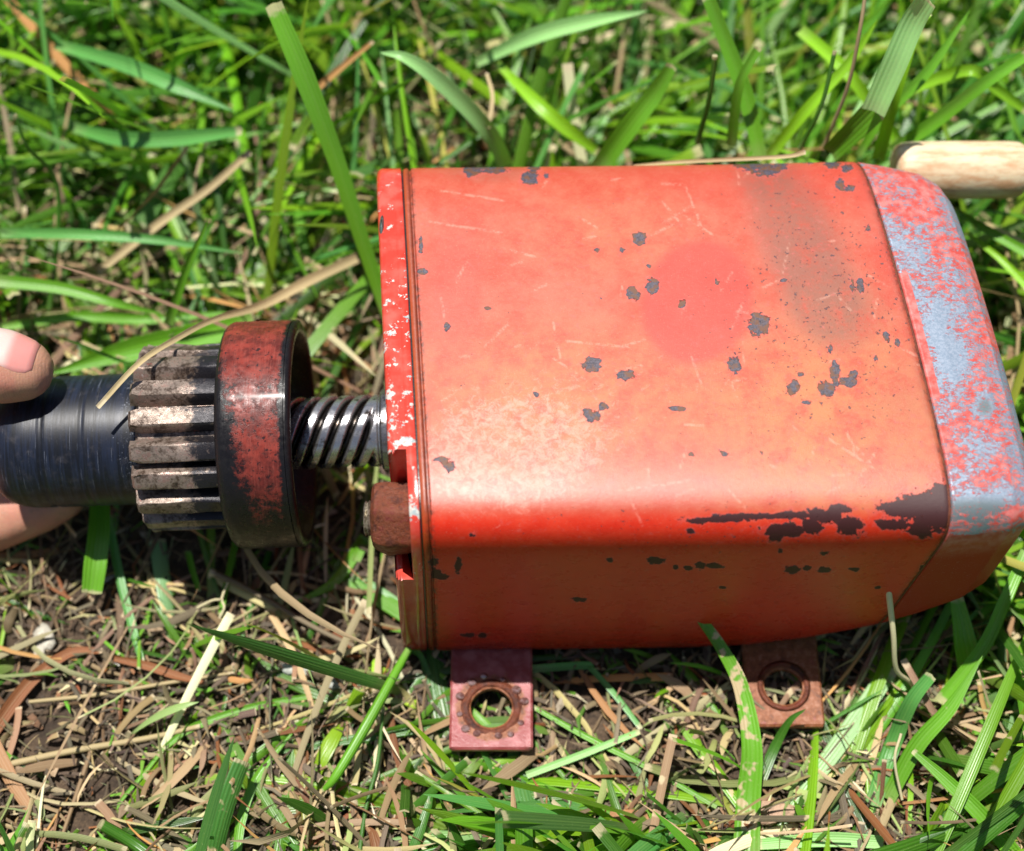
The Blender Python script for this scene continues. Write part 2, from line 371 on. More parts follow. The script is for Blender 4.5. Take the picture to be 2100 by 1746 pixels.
NB = 620
us = np.r_[np.array([-1.80, -1.79, -1.76, -1.70, -1.66, -1.64, -1.615, -1.60, -1.59]), np.linspace(-1.57, 8.74, 190), 8.77, 8.785, 8.79]
ins = np.r_[np.array([.5, .05, .015, 0, .01, .045, .045, .015, .003]), np.zeros(190), .012, .05, .4]
V = loft(us, NB, ins); F = grid_faces(len(us), NB)
px, py, dd = proj(V)
nn = np.tile(normals_yz(NB), (len(us), 1)); vis = ((nn[:, 0] * BB[1] + nn[:, 1] * BB[2]) > -.05).astype(float)
CH = [(968,350,16,12),(1010,347,26,9),(995,335,10,5),(1087,366,17,13),(1095,344,12,7),(1120,360,5,5),(1545,338,34,11),(1575,350,26,12),(1600,342,14,8),(1655,328,18,7),(1706,337,14,9),
 (1737,345,10,8),(1722,378,9,12),(1744,386,8,7),(1312,490,13,12),(1225,513,5,5),(1275,513,4,6),(1330,545,4,4),(1338,588,12,15),(1297,602,12,13),(1400,624,8,8),(1470,580,5,5),
 (1556,664,19,21),(1212,747,16,16),(1282,770,16,10),(1506,747,12,18),(1627,796,11,14),(1641,768,6,5),(1697,798,17,15),(1712,765,9,24),(1738,783,18,10),(1750,768,9,8),(1765,585,6,15),
 (1748,590,3,14),(1608,575,8,4),(1212,852,17,12),(1235,835,10,8),(1390,838,22,5),(905,943,14,6),(922,958,11,10),(917,670,8,8),(866,556,10,8),(863,500,3,20),(1418,932,5,5),(1484,930,6,6),
 (1100,810,5,5),(1818,692,7,10),(1840,702,6,7),(1703,715,4,8),(1235,612,3,3),(1655,825,9,4),(1000,632,6,3),(1600,330,6,5),(1560,930,3,3),(1780,470,5,6),(1795,735,4,8)]
DK = [(1850,1045,46,14),(1898,1042,50,26),(1935,1022,26,26),(1920,1062,34,24),(1835,1076,36,9),(1890,1086,24,14),(1690,1058,34,13),(1722,1044,24,8),(1612,1088,40,11),(1665,1078,18,16),(1590,1100,14,11),
 (1742,1080,22,17),(1560,1059,90,5),(1480,1066,60,4),(1640,1056,50,6),(1430,1070,18,4),(1415,1090,6,5),(940,1160,5,17),(905,1184,16,5),(893,1174,9,9),(888,1153,8,7),(1345,1150,14,6),(1385,1163,5,4),
 (1412,1165,8,4),(1437,1160,9,7),(1465,1160,15,5),(1625,1169,13,6),(1655,1165,8,4),(1690,1168,14,5),(1752,1168,8,4),(1188,1230,13,4),(960,1303,12,4),(990,1303,8,4),(968,1098,5,4),(1895,1168,8,7),
 (1600,1130,5,4),(1690,1135,8,4),(1250,1148,6,4),(1800,1205,5,3),(1480,1205,6,3)]
chip = np.zeros(len(V)); dark = np.zeros(len(V))
for (cx, cy_, rx, ry) in CH: chip = np.maximum(chip, 1.05 - .55 * np.hypot((px - cx) / (rx * .9), (py - cy_) / (ry * .9)))
for (cx, cy_, rx, ry) in DK:
    f = 1.05 - .55 * np.hypot((px - cx) / rx, (py - cy_) / ry); chip = np.maximum(chip, f); dark = np.maximum(dark, smooth(0, .5, f))
chip = np.clip(chip, -1, 1) * vis - (1 - vis)
def blob(cx, cy_, rx, ry, rot=0, soft=.5):
    a = math.radians(rot); X = (px - cx) * math.cos(a) + (py - cy_) * math.sin(a); Y = -(px - cx) * math.sin(a) + (py - cy_) * math.cos(a)
    return vis * (1 - smooth(1 - soft, 1 + soft, np.hypot(X / rx, Y / ry)))
stain = np.clip(blob(1650, 520, 75, 190, -24) * .95 + blob(1720, 640, 90, 60, 0, .8) * .6 + blob(1560, 360, 60, 45) * .4 + blob(1850, 830, 90, 120, 10, .9) * .35 + blob(1000, 352, 80, 22) * .4, 0, 1)
pure = np.clip(blob(1430, 620, 110, 130, 20, .12) + blob(1850, 500, 60, 260, -18, .8) * .6 + blob(930, 600, 55, 130, 0, .6) * .5 + blob(1640, 360, 260, 50, 0, .8) * .5, 0, 1)
orng = np.clip(blob(1720, 850, 230, 190, 0, .8) + blob(1150, 820, 280, 130, 0, .8) * .8 + blob(1250, 480, 160, 80, 0, .9) * .35, 0, 1)
sheen_scuff = np.clip(blob(1030, 950, 190, 120, 0, .7) + blob(1180, 830, 260, 130, -10, .8) * .55 + blob(1650, 800, 200, 90, 0, .8) * .25, 0, 1)
darkening = np.clip((1 - smooth(.3, 3.2, V[:, 2])) * (V[:, 1] < 0) * .8 + (V[:, 1] > 2.3) * (1 - smooth(2, 5, V[:, 2])) * .7 + (1 - smooth(0, .22, np.repeat(8.79 - us, NB))) * .45 + (1 - smooth(0, .12, np.abs(np.repeat(us, NB) + 1.66))) * .8, 0, 1)
scratch = np.zeros(len(V)); uu_ = np.repeat(us, NB)
lip_ = (1 - smooth(-1.64, -1.60, uu_)) * .95; rim_ = (1 - smooth(0, .10, np.abs(uu_ + 1.60))) + (1 - smooth(0, .14, 8.79 - uu_)) * .8
for (x1, y1, x2, y2) in [(905, 392, 1035, 412), (880, 455, 1030, 478), (1135, 735, 1200, 778), (960, 890, 1060, 822), *[(x_, y_, x_ + l_ * math.cos(a_), y_ + l_ * math.sin(a_)) for x_, y_, l_, a_ in zip(RG.uniform(900, 1880, 70), RG.uniform(360, 1040, 70), RG.uniform(12, 70, 70), RG.normal(-.3, 1.0, 70))], (1000, 940, 1080, 880), (1160, 700, 1290, 712), (1605, 560, 1618, 500), (1250, 1010, 1420, 985), (1120, 905, 1175, 868), (1700, 900, 1790, 960), (1405, 380, 1440, 470), (900, 1010, 980, 985)]:
    ex, ey = x2 - x1, y2 - y1; tt_ = np.clip(((px - x1) * ex + (py - y1) * ey) / (ex * ex + ey * ey), 0, 1)
    scratch = np.maximum(scratch, 1 - np.hypot(px - x1 - tt_ * ex, py - y1 - tt_ * ey) / 5.5)
scratch = np.clip(scratch, 0, 1) * vis
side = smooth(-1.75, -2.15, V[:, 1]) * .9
pep = np.clip(blob(1700, 620, 220, 300, 0, .9) + blob(1500, 1080, 420, 60, 0, .8) * .8, 0, 1)
mesh('housing', V, F, M['body'], unit, dict(chip=chip, dark=dark, stain=stain, pure=pure, orange=orng, sheen_scuff=sheen_scuff, darkening=darkening, pepper=pep, side=side, scratch=scratch, lip=lip_, rim=rim_), sharp=50)

# seam gasket (thin rusty line between housing and cap), cap
ug = np.array([8.76, 8.775, 8.82, 8.85]); V = loft(ug, 300, np.array([.3, .012, .012, .3])); mesh('seam_gasket', V, grid_faces(4, 300), M['rust'], unit)
uc = np.r_[8.825, 8.83, 8.845, np.linspace(8.87, 10.3, 44), np.linspace(10.32, 10.939, 46)]
ic = np.r_[.4, .05, .01, np.zeros(90)]
NC = 420; V = loft(uc, NC, ic); F = grid_faces(len(uc), NC).tolist() + [list(range((len(uc) - 1) * NC, len(uc) * NC))]
px, py, dd = proj(V); vis = np.ones(len(V))
uu = np.repeat(uc, NC)
bare = -.03 + .42 * ( blob(1900, 620, 34, 160, -22, .7) * .35 + blob(1985, 470, 26, 80, -28, .6) * .45 + blob(1950, 410, 30, 40, 0, .6) * .3 + blob(1925, 450, 50, 90, -30, .7) * -.0
        - blob(1880, 400, 60, 50, 0, .6) * .28 - blob(1900, 500, 22, 60, -20, .6) * .1 - blob(2010, 620, 25, 130, -20, .7) * .30 + blob(1945, 700, 28, 90, -20, .6) * .35
        + blob(2085, 850, 25, 200, -8, .6) * .4 + blob(2050, 940, 80, 100, 0, .8) * -.06 + blob(2030, 1025, 80, 22, 0, .6) * .5 - blob(1990, 1000, 40, 16, 0, .6) * .25 - blob(2080, 1050, 40, 14, 0, .5) * .5
        + blob(2020, 835, 22, 26, 0, .5) * .5 + blob(2000, 800, 90, 250, -12, .7) * .12)
bare = bare - .9 * smooth(0, .15, (-2.02 - V[:, 1])) * (V[:, 2] < 6.3)
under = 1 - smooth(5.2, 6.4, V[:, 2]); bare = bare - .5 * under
dull = np.clip(blob(2000, 1055, 110, 30, 0, .5) + blob(2020, 835, 14, 16, 0, .6) + smooth(10.52, 10.72, uu) * .5, 0, 1)
# a lifted flap of paint along the seam
bare = np.where((uu < 9.02) & (py > 560) & (py < 815), -1, bare)
mesh('end_cap', V, F, M['cap'], unit, dict(bare=bare, dull=dull, under=under), sharp=60)

# ---- front plate: thin flange + thick block with a corner notch for the nut
def outline(k=0, N=260, notch=False):
    cy, cz = canon(N); Y = 2.475 + cy * (4.825 - k); Z = 3.5 + cz * (3.55 - k)
    if not notch: return np.stack([Y, Z], 1)
    P = [(y, z) for y, z in zip(Y, Z) if not (y < -.62 - 0 and z > 4.75)]
    pts = np.array(P); ang = np.arctan2(pts[:, 1] - 3.75, pts[:, 0] - 2.3); ang = np.where(ang < -math.pi * .5, ang + 2 * math.pi, ang)
    pts = pts[np.argsort(ang)]                                        # from bottom, through +y, top, then far... to -y side
    # find the break (largest gap) and insert the notch path
    g = np.linalg.norm(np.roll(pts, -1, 0) - pts, axis=1); i = int(np.argmax(g)); pts = np.roll(pts, -(i + 1), 0)
    a, b = pts[-1], pts[0]                                            # a: top end, b: side end
    path = [(-.62 - k + .1 * math.sin(t), a[1] - .1) for t in ()]
    r = .45; cxn, czn = -.55 - r + k, 4.7 + r - k
    path = [(-.55 + k, a[1] - .25), (-.55 + k, 6.2), (-.55 + k, 5.4)] + [(cxn + r * math.cos(t), czn + r * math.sin(t)) for t in np.linspace(0, -math.pi / 2, 8)] + [(-1.5, 4.7 - k), (b[0] + .2, 4.7 - k)]
    return np.vstack([pts, np.array(path)])
def slab(name, rings, mat, attrf=None, sharp=55, notch=True, N=260):
    V = []; n = None
    for (u, k) in rings:
        o = outline(k, N, notch); n = len(o); V.append(warp(np.full(n, u), o[:, 0], o[:, 1]))
    V = np.concatenate(V); F = grid_faces(len(rings), n).tolist()
    F += [list(range(n))[::1], list(range((len(rings) - 1) * n, len(rings) * n))[::-1]]
    return mesh(name, V, F, mat, unit, attrf(V) if attrf else None, sharp=sharp)
def wearf(V):
    px, py, _ = proj(V)
    wv = smooth(480, 760, py) * (1 - smooth(900, 1000, py)) * .17 + .30 * smooth(6.2, 7, V[:, 2]) + .35 * (1 - smooth(0, 30, np.abs(py - 1165)))+ .28 * (1 - smooth(0, 60, np.abs(py - 1050)))
    return dict(wear=wv + .1 * vnoise(V, 3, 2.2), darkening=np.clip(1 - smooth(1, 5.5, V[:, 2]), 0, 1) * .8)
slab('front_plate', [(-2.41, .22), (-2.405, .12), (-2.37, .05), (-2.31, .01), (-2.25, 0), (-2.02, 0)], M['plate'], wearf)
fl = slab('plate_flange', [(-2.03, .012), (-2.02, .0), (-1.84, .0), (-1.825, .02), (-1.815, .05)], M['plate'], wearf, notch=False)
slab('gasket', [(-1.82, .045), (-1.78, .045)], M['black'], None, notch=False)
# dark casting mark on the far part of the plate edge: a lug behind
def ellips(name, c, r, mat, parent=None, nu=16, nv=24, noise=0, attrs=None):
    th = np.linspace(.02, math.pi - .02, nu); ph = np.linspace(0, 2 * math.pi, nv, endpoint=False)
    n = np.stack([np.sin(th)[:, None] * np.cos(ph), np.sin(th)[:, None] * np.sin(ph), np.repeat(np.cos(th)[:, None], nv, 1)], -1).reshape(-1, 3)
    V = np.array(c) + n * np.array(r)
    if noise: V = V + n * noise * vnoise(V, 5, 3)[:, None]
    F = grid_faces(nu, nv).tolist() + [list(range(nv))[::-1], list(range((nu - 1) * nv, nu * nv))]
    return mesh(name, V, F, mat, parent, attrs)
s = Mat('grey_green_bare_metal'); M['slate'] = s.set(s.mix(s.rng(s.noise(7, 5, .7), .4, .6), (.05, .065, .06), (.16, .20, .19)), .4, .4, s.bump(s.noise(12, 5), .5, .02))
ellips('worn_edge_patch', dpt(786, 484, 36.9), (.085, .40, .55), M['slate'], unit)

# ---- shaft system (local frame: d along the shaft, b to the camera, u up in the picture)
A0 = np.array([-3.5, 1.755, 3.7]); SD = np.array([1, .035 * UU[1], .035 * UU[2]]); SD /= np.linalg.norm(SD)
SU = UU - SD * (UU @ SD); SU /= np.linalg.norm(SU); SB = np.cross(SU, -SD) ; SB /= np.linalg.norm(SB)
if SB @ BB < 0: SB = -SB
def ax(X): return A0 + SD * (X + 3.5)
def cyl(prof, n=96, rf=None):
    """prof: list of (X, r); returns verts in world"""
    ph = np.linspace(0, 2 * math.pi, n, endpoint=False); V = []
    for (X, r) in prof:
        rr = np.full(n, r, float)
        if rf is not None: rr = rr + rf(X, ph)
        V.append(ax(X) + rr[:, None] * (np.cos(ph)[:, None] * SB + np.sin(ph)[:, None] * SU))
    return np.concatenate(V), ph
def lathe(name, prof, mat, parent, n=96, attrs=None, sharp=40, caps=(True, True), rf=None):
    V, ph = cyl(prof, n, rf); F = grid_faces(len(prof), n).tolist()
    if caps[0]: F.append(list(range(n)))
    if caps[1]: F.append(list(range((len(prof) - 1) * n, len(prof) * n))[::-1])
    a = attrs(V, np.repeat([p[0] for p in prof], n), np.tile(ph, len(prof))) if attrs else None
    return mesh(name, V, F, mat, parent, a, sharp=sharp)
# threaded part: five-start helical ridges
n = 200; Xs = np.linspace(-5.9, -2.3, 260); ph = np.linspace(0, 2 * math.pi, n, endpoint=False)
XX, PP = np.meshgrid(Xs, ph, indexing='ij'); LEAD = 1.9; ST = 5
phase = (ST * ((XX) / LEAD - PP / (2 * math.pi))) % 1.0
g = np.exp(-((phase - .5) / .20) ** 4); fade = 1 - smooth(-3.25, -3.05, XX)
R = .82 - .15 * g * fade - .04 * ((XX > -3.0) & (XX < -2.9))
V = (A0 + (XX[..., None] + 3.5) * SD + R[..., None] * (np.cos(PP)[..., None] * SB + np.sin(PP)[..., None] * SU)).reshape(-1, 3)
F = grid_faces(len(Xs), n).tolist() + [list(range(n)), list(range((len(Xs) - 1) * n, len(Xs) * n))[::-1]]
shaft = mesh('threaded_shaft', V, F, M['steel'], unit, dict(groove=(g * fade).ravel()))
lathe('shaft_bushing', [(-2.95, .7), (-2.95, .90), (-2.9, .95), (-2.78, .95), (-2.74, .90), (-2.74, 1.0), (-2.55, 1.0)], M['steel'], unit, attrs=lambda V, X, p: dict(groove=np.full(len(V), .45)))
# collar cup: outer wall with rolled edges, open to the right
X0, X1, RC = -6.36, -4.72, 2.58
prof = [(X0, 1.6), (X0, RC - .22), (X0 + .03, RC - .12), (X0 + .1, RC - .04), (X0 + .2, RC)] + [(x, RC) for x in np.linspace(X0 + .3, X1 - .22, 14)] + \
       [(X1 - .14, RC), (X1 - .13, RC - .03), (X1 - .1, RC - .03), (X1 - .09, RC - .0), (X1 - .03, RC - .02), (X1, RC - .08), (X1, RC - .26), (X1 - .05, RC - .32), (X1 - 1.0, RC - .34), (X1 - 1.05, .9)]
def cola(V, X, p):
    rr = np.linalg.norm(np.cross(V - A0, SD), axis=1)
    s = np.sin(p); c = np.cos(p); front = (rr > RC - .1)
    red = .22 - smooth(X0 + .85, X0 + .05, X) * .75 * smooth(-1, .5, -s + .1) - smooth(X0 + .4, X0, X) * .3 - smooth(X1 - .3, X1 - .1, X) * .9 - smooth(.3, 1.0, -s) * .55 + .22 * smooth(.2, .8, s)
    return dict(redness=np.where(front, red, -1.5), low_dark=smooth(.05, .8, -s))
col = lathe('collar', prof, M['collar'], unit, n=160, attrs=cola, caps=(True, True), sharp=50)
# pinion: core and 18 teeth
core = lathe('pinion', [(-8.2, 1.3), (-8.2, 1.66), (-8.12, 1.76), (-6.3, 1.76), (-6.3, 1.5)], M['gear'], unit, attrs=lambda V, X, p: dict(oil=np.full(len(V), .45)))
def tooth(k):
    a0 = math.radians(-7.2 + 20 * k + RG.normal(0, .6)); V = []; O = []
    xs = [-8.30, -8.27, -8.2, -8.05, -7.6, -7.1, -6.75, -6.5, -6.34]; hs = [.10, .28, .37, .35, .355, .35, .35, .35, .35]
    cs = [(-.33, -.04), (-.275, .35), (-.21, .84), (-.185, .96), (-.15, 1), (.15, 1), (.185, .96), (.21, .84), (.275, .35), (.33, -.04)]
    m = len(cs)
    for X, h in zip(xs, hs):
        for (w_, q) in cs:
            r = 1.75 + h * q * (1 + .04 * RG.normal()) ; a = a0 + w_ * (1 if X > -8.15 else .8) * .98 / 1.95 * (1 + .015 * RG.normal())
            V.append(ax(X) + r * (math.cos(a) * SB + math.sin(a) * SU)); O.append(smooth(-7.5, -6.5, X) * .75 + (.0 if q > .8 else .15) + .25 * smooth(.5, 1, -math.sin(a)))
    F = grid_faces(len(xs), m, False).tolist() + [list(range(m)), list(range((len(xs) - 1) * m, len(xs) * m))[::-1]]
    t = mesh('tooth', V, F, M['gear'], core, dict(oil=O), sharp=30); t.matrix_parent_inverse = Matrix()
    t.matrix_parent_inverse = Matrix.Identity(4); return t
core_inv = None
for k in range(18): tooth(k)
# sleeve with rounded nose and turned grooves
pr = [(-11.75, .2), (-11.74, .7), (-11.68, 1.0), (-11.55, 1.2), (-11.35, 1.36), (-11.1, 1.45), (-10.85, 1.485)]
pr += [(x, 1.49 - (.025 if abs(x + 10.35) < .05 else 0) - (.02 if abs(x + 9.45) < .045 else 0)) for x in np.arange(-10.7, -8.3, .04)] + [(-8.3, 1.5), (-8.22, 1.53), (-8.1, 1.53)]
lathe('sleeve', pr, M['sleeve'], unit, n=128, attrs=lambda V, X, p: dict(wear=smooth(-8.9, -8.3, X)), sharp=50)

# ---- rusty nut on its stud, in the notch of the plate
def nut():
    c0 = np.array([0, -1.28, 5.33]); V = []; prof = [(-2.94, .50), (-2.92, .62), (-2.86, .72), (-2.74, .775), (-2.6, .83), (-2.2, .85), (-2.1, .82), (-2.0, .78)]; n = 72
    ph = np.linspace(0, 2 * math.pi, n, endpoint=False)
    for (x, r) in prof:
        hx = np.cos(math.pi / 6) / np.cos(((ph + .25) % (math.pi / 3)) - math.pi / 6)
        hx = 1 + (hx - 1) * 1.0; rr = np.minimum(r * hx, .80 if x > -2.8 else r)
        V.append(np.stack([np.full(n, x), c0[1] + rr * np.cos(ph), c0[2] + rr * np.sin(ph)], 1))
    V = np.concatenate(V); V[:, 1:] += .035 * (vnoise(V, 2, 3)[:, None]); V[:, 0] += .03 * vnoise(V, 4, 3)
    F = grid_faces(len(prof), n).tolist() + [list(range(n)), list(range((len(prof) - 1) * n, len(prof) * n))[::-1]]
    nt_ = mesh('nut', V, F, M['rust'], unit, sharp=24)
    V = []; prof = [(-3.1, .2), (-3.1, .33), (-3.07, .37), (-3.03, .33), (-3.0, .38), (-2.96, .34), (-2.8, .35)]
    for (x, r) in prof: V.append(np.stack([np.full(n, x), c0[1] + .02 + r * np.cos(ph), c0[2] - .05 + r * np.sin(ph)], 1))
    V = np.concatenate(V); F = grid_faces(len(prof), n).tolist() + [list(range(n)), list(range((len(prof) - 1) * n, len(prof) * n))[::-1]]
    mesh('stud', V, F, M['bright'], unit, sharp=40)
nut()

# ---- mounting tabs with holes
def tab(x0, x1, yn, yhole, z, rh, rr, rustk, bumps, label):
    n = 80; xc = (x0 + x1) / 2; th = .16; yf = -1.2
    ang = np.linspace(0, 2 * math.pi, n, endpoint=False)
    c, s_ = np.cos(ang), np.sin(ang)
    hx = (x1 - x0) / 2
    def sq(k):
        o = []
        for a, b in zip(c, s_):
            up = (yf - yhole) if b > 0 else (yhole - yn)
            q = min(hx / max(abs(a), 1e-6), up / max(abs(b), 1e-6)); X, Y = a * q, b * q
            X = np.clip(X, -hx + k, hx - k); Y = np.clip(Y, -(yhole - yn) + k, 1e9)
            o.append((xc + X, yhole + Y))
        return np.array(o)
    circ = np.stack([xc + rh * c * (1 + .02 * np.sin(5 * ang)), yhole + rh * s_], 1)
    rings = []
    def add(P, zz): rings.append(np.c_[P, np.full(n, zz)])
    o = sq(0); oi = sq(.05)
    add(circ, z - th); add(circ * 1, z - .03)
    c2 = np.stack([xc + (rh + .04) * c, yhole + (rh + .04) * s_], 1); add(c2, z)
    for f in (.15, .35, .6, .85): add(c2 * (1 - f) + oi * f, z)
    add(oi, z); add(o, z - .05); add(o, z - th); add(circ, z - th)
    V = np.concatenate(rings); V[:, 2] += .02 * vnoise(V, 6, 1.5) + .05 * smooth(-3, -5, V[:, 1])
    d = np.hypot(V[:, 0] - xc, V[:, 1] - yhole)
    rust = np.clip((1 - smooth(rr * .75, rr * 1.3, d)) * .85 + rustk, 0, 1)
    t = mesh('mounting_tab', V, grid_faces(len(rings), n), M['tab'], unit, dict(rust=rust), sharp=40)
    if label: t['label'] = label
    prof = [(rh + .03, .0), (rh + .05, .05), (rh + .10, .06), (rh + .17, .045), (rr - .1, .0)]
    V = np.concatenate([np.stack([xc + r * c, yhole + r * s_, z + h + .012 * np.sin(9 * ang)], 1) for r, h in prof])
    w_ = mesh('hole_rim', V, grid_faces(len(prof), n), M['rust'], t); w_.matrix_parent_inverse = Matrix()
    for k in range(bumps):
        a = 2 * math.pi * (k + .55 * RG.random()) / bumps; r = rr * (.86 + .12 * RG.random()); q = .65 + .5 * RG.random()
        b = ellips('rivet_bump', (xc + r * math.cos(a), yhole + r * math.sin(a), z + .03), (.10 * q, .09 * q, .07 * q), M['bump'], t, 8, 12); b.matrix_parent_inverse = Matrix()
s = Mat('pinkish_bare_metal_dots'); M['bump'] = s.set(s.mix(s.rng(s.noise(9), .4, .6), (.55, .36, .34), (.30, .14, .12)), .22, .6, s.bump(s.noise(14, 4), .3, .02))
def zx(px, py, z): return zpt(px, py, z)
a = zx(921, 1538, .62); b = zx(1093, 1538, .62); h = zx(1003, 1452, .62)
tab(a[0], b[0], a[1], h[1], .62, .47, .80, 0, 12, 'maroon tab with a ring of bumps round its hole')
a = zx(1535, 1490, .50); b = zx(1693, 1490, .50); h = zx(1608, 1408, .50)
tab(a[0], b[0], a[1], h[1], .50, .44, .62, .62, 0, 'orange-rusted tab, mostly bare of paint')
# grey bead on the corner of the left tab
nb = dpt(1084, 1517, 38.0)
bd = empty('round_headed_pin', nb); setp(bd, 'small grey round-headed pin at the corner of the left mounting tab', 'pin')
ellips('pin_head', nb + np.array([0, 0, .08]), (.16, .15, .13), M['sleeve'], bd, 10, 16, attrs=dict(wear=np.ones(160)))
def tube(pts, rad, n=10):
    pts = np.array(pts, float); V = []
    for i, p in enumerate(pts):
        t = pts[min(i + 1, len(pts) - 1)] - pts[max(i - 1, 0)]; t /= np.linalg.norm(t)
        e = np.cross(t, [0, 0, 1.0]); e = e / (np.linalg.norm(e) + 1e-9); f = np.cross(e, t)
        r = rad[i] if hasattr(rad, '__len__') else rad
        a = np.linspace(0, 2 * math.pi, n, endpoint=False); V.append(p + r * (np.cos(a)[:, None] * e + np.sin(a)[:, None] * f))
    F = grid_faces(len(pts), n).tolist() + [list(range(n)), list(range((len(pts) - 1) * n, len(pts) * n))[::-1]]
    return np.concatenate(V), F
V, F = tube([nb + np.array([.05, -.02, .02]), nb + np.array([.5, -.28, -.1]), nb + np.array([1.0, -.6, -.35])], [.07, .065, .05]); mesh('pin_shank', V, F, M['black'], bd)

# ---- cream crank handle behind the cap
hc = dpt(1965, 349, 39.6); han = empty('crank_handle', hc)
setp(han, 'cream cylindrical crank handle with brown wear, lying behind the grey-blue end cap', 'handle')
def xlathe(name, prof, c, mat, parent, n=64, sl=0.0, **k):
    ph = np.linspace(0, 2 * math.pi, n, endpoint=False)
    V = np.concatenate([np.stack([np.full(n, c[0] + x), c[1] + r * np.cos(ph), c[2] + sl * x + r * np.sin(ph)], 1) for x, r in prof])
    F = grid_faces(len(prof), n).tolist() + [list(range(n)), list(range((len(prof) - 1) * n, len(prof) * n))[::-1]]
    return mesh(name, V, F, mat, parent, **k)
L = 1.56; xlathe('grip', [(-L, .3), (-L + .02, .48), (-L + .08, .58), (-L + .2, .64), (-L + .5, .67), (0, .685), (L - .4, .68), (L - .16, .66), (L - .05, .6), (L, .5), (L + .01, .3)], hc, M['cream'], han, sharp=60)
xlathe('spindle', [(L - .1, .24), (L + .02, .24), (L + .03, .48), (L + .16, .5), (L + .18, .3), (L + 1.3, .28), (L + 1.35, .2)], hc, M['black'], han, sharp=40)
ca = hc + np.array([L + 1.0, 0, 0])
V, F = tube([ca + np.array([0, .3, 0]), ca + np.array([.1, -2, -.4]), ca + np.array([.1, -4.5, -.6])], [.3, .32, .3], 16); mesh('crank_arm', V, F, M['black'], han)

# ------------------------------------------------------------------ the hand that holds the sleeve
def hp(X, du, db): return ax(X) + du * SU + db * SB
def make_hand():
    import bmesh
    bm = bmesh.new()
    def chain(pts, flat=1.0):
        P = [np.array(p[:3], float) for p in pts]; R = [p[3] for p in pts]
        for i in range(len(P) - 1):
            L_ = np.linalg.norm(P[i + 1] - P[i]); k = max(2, int(L_ / .22))
            for q in range(k + (i == len(P) - 2)):
                t = q / k; t2 = t
                c = P[i] * (1 - t2) + P[i + 1] * t2; r = R[i] * (1 - t2) + R[i + 1] * t2
                bmesh.ops.create_icosphere(bm, subdivisions=2, radius=float(r), matrix=Matrix.Translation(c.tolist()))
    def c4(X, du, db, r): return (*hp(X, du, db), r)
    thumb = [c4(-10.62, 1.60, 1.66, .73), c4(-11.05, 1.68, 1.70, .86), c4(-11.9, 1.84, 1.75, .88), c4(-13.2, 2.1, 1.9, .90), c4(-14.6, 2.5, 1.6, .98), c4(-16.6, 2.3, .9, 1.15), c4(-19, 1.2, .2, 1.4)]
    index = [c4(-10.75, -1.28, -1.62, .62), c4(-11.3, -1.45, -1.72, .74), c4(-12.9, -1.95, -1.9, .82), c4(-15.2, -2.0, -1.3, .9), c4(-18.6, -.9, -.4, 1.1)]
    chain(thumb); chain(index)
    base = ax(-13.5)
    for j, (tipx, yo, zo) in enumerate([(-13.4, 0.2, 1.75), (-13.9, -1.3, 1.9), (-14.8, -2.6, 2.1)]):
        r = (.74, .70, .62)[j]
        chain([(tipx, yo, zo, r * .85), (tipx - .6, yo - .05, zo - .1, r), (tipx - 2.0, yo - .1, zo - .1, r * 1.05), (tipx - 3.6, yo, zo + .9, r * 1.12), (-19.0, yo + .3, zo + 1.4, r * 1.3)])
    for a_, b_ in [((-19, 1.6, 3.6), (-24, .8, 4.2)), ((-19, .2, 3.4), (-24, .3, 4.0)), ((-19, -1.2, 3.4), (-24, -.4, 4.0)), ((-19, -2.4, 3.5), (-24, -1.0, 4.2))]:
        chain([(*a_, 1.35), (*b_, 1.7)])
    chain([(-24, 0, 4.1, 2.1), (-27, .2, 4.4, 2.2), (-33, .6, 5.0, 2.7)])
    m = bpy.data.meshes.new('person'); bm.to_mesh(m); bm.free()
    o = bpy.data.objects.new('person', m); C.objects.link(o); m.materials.append(M['skin'])
    r_ = o.modifiers.new('r', 'REMESH'); r_.mode = 'VOXEL'; r_.voxel_size = .11; r_.use_smooth_shade = True
    s_ = o.modifiers.new('s', 'SMOOTH'); s_.iterations = 7; s_.factor = .6
    dg = bpy.context.evaluated_depsgraph_get(); m2 = bpy.data.meshes.new_from_object(o.evaluated_get(dg)); m2.name = 'person'
    o.modifiers.clear(); o.data = m2; m2.polygons.foreach_set('use_smooth', [True] * len(m2.polygons))
    if not m2.materials: m2.materials.append(M['skin'])
    return o
hand = make_hand(); setp(hand, 'bare hand with thumb above and finger below, pinching the dark sleeve at the left edge', 'person')
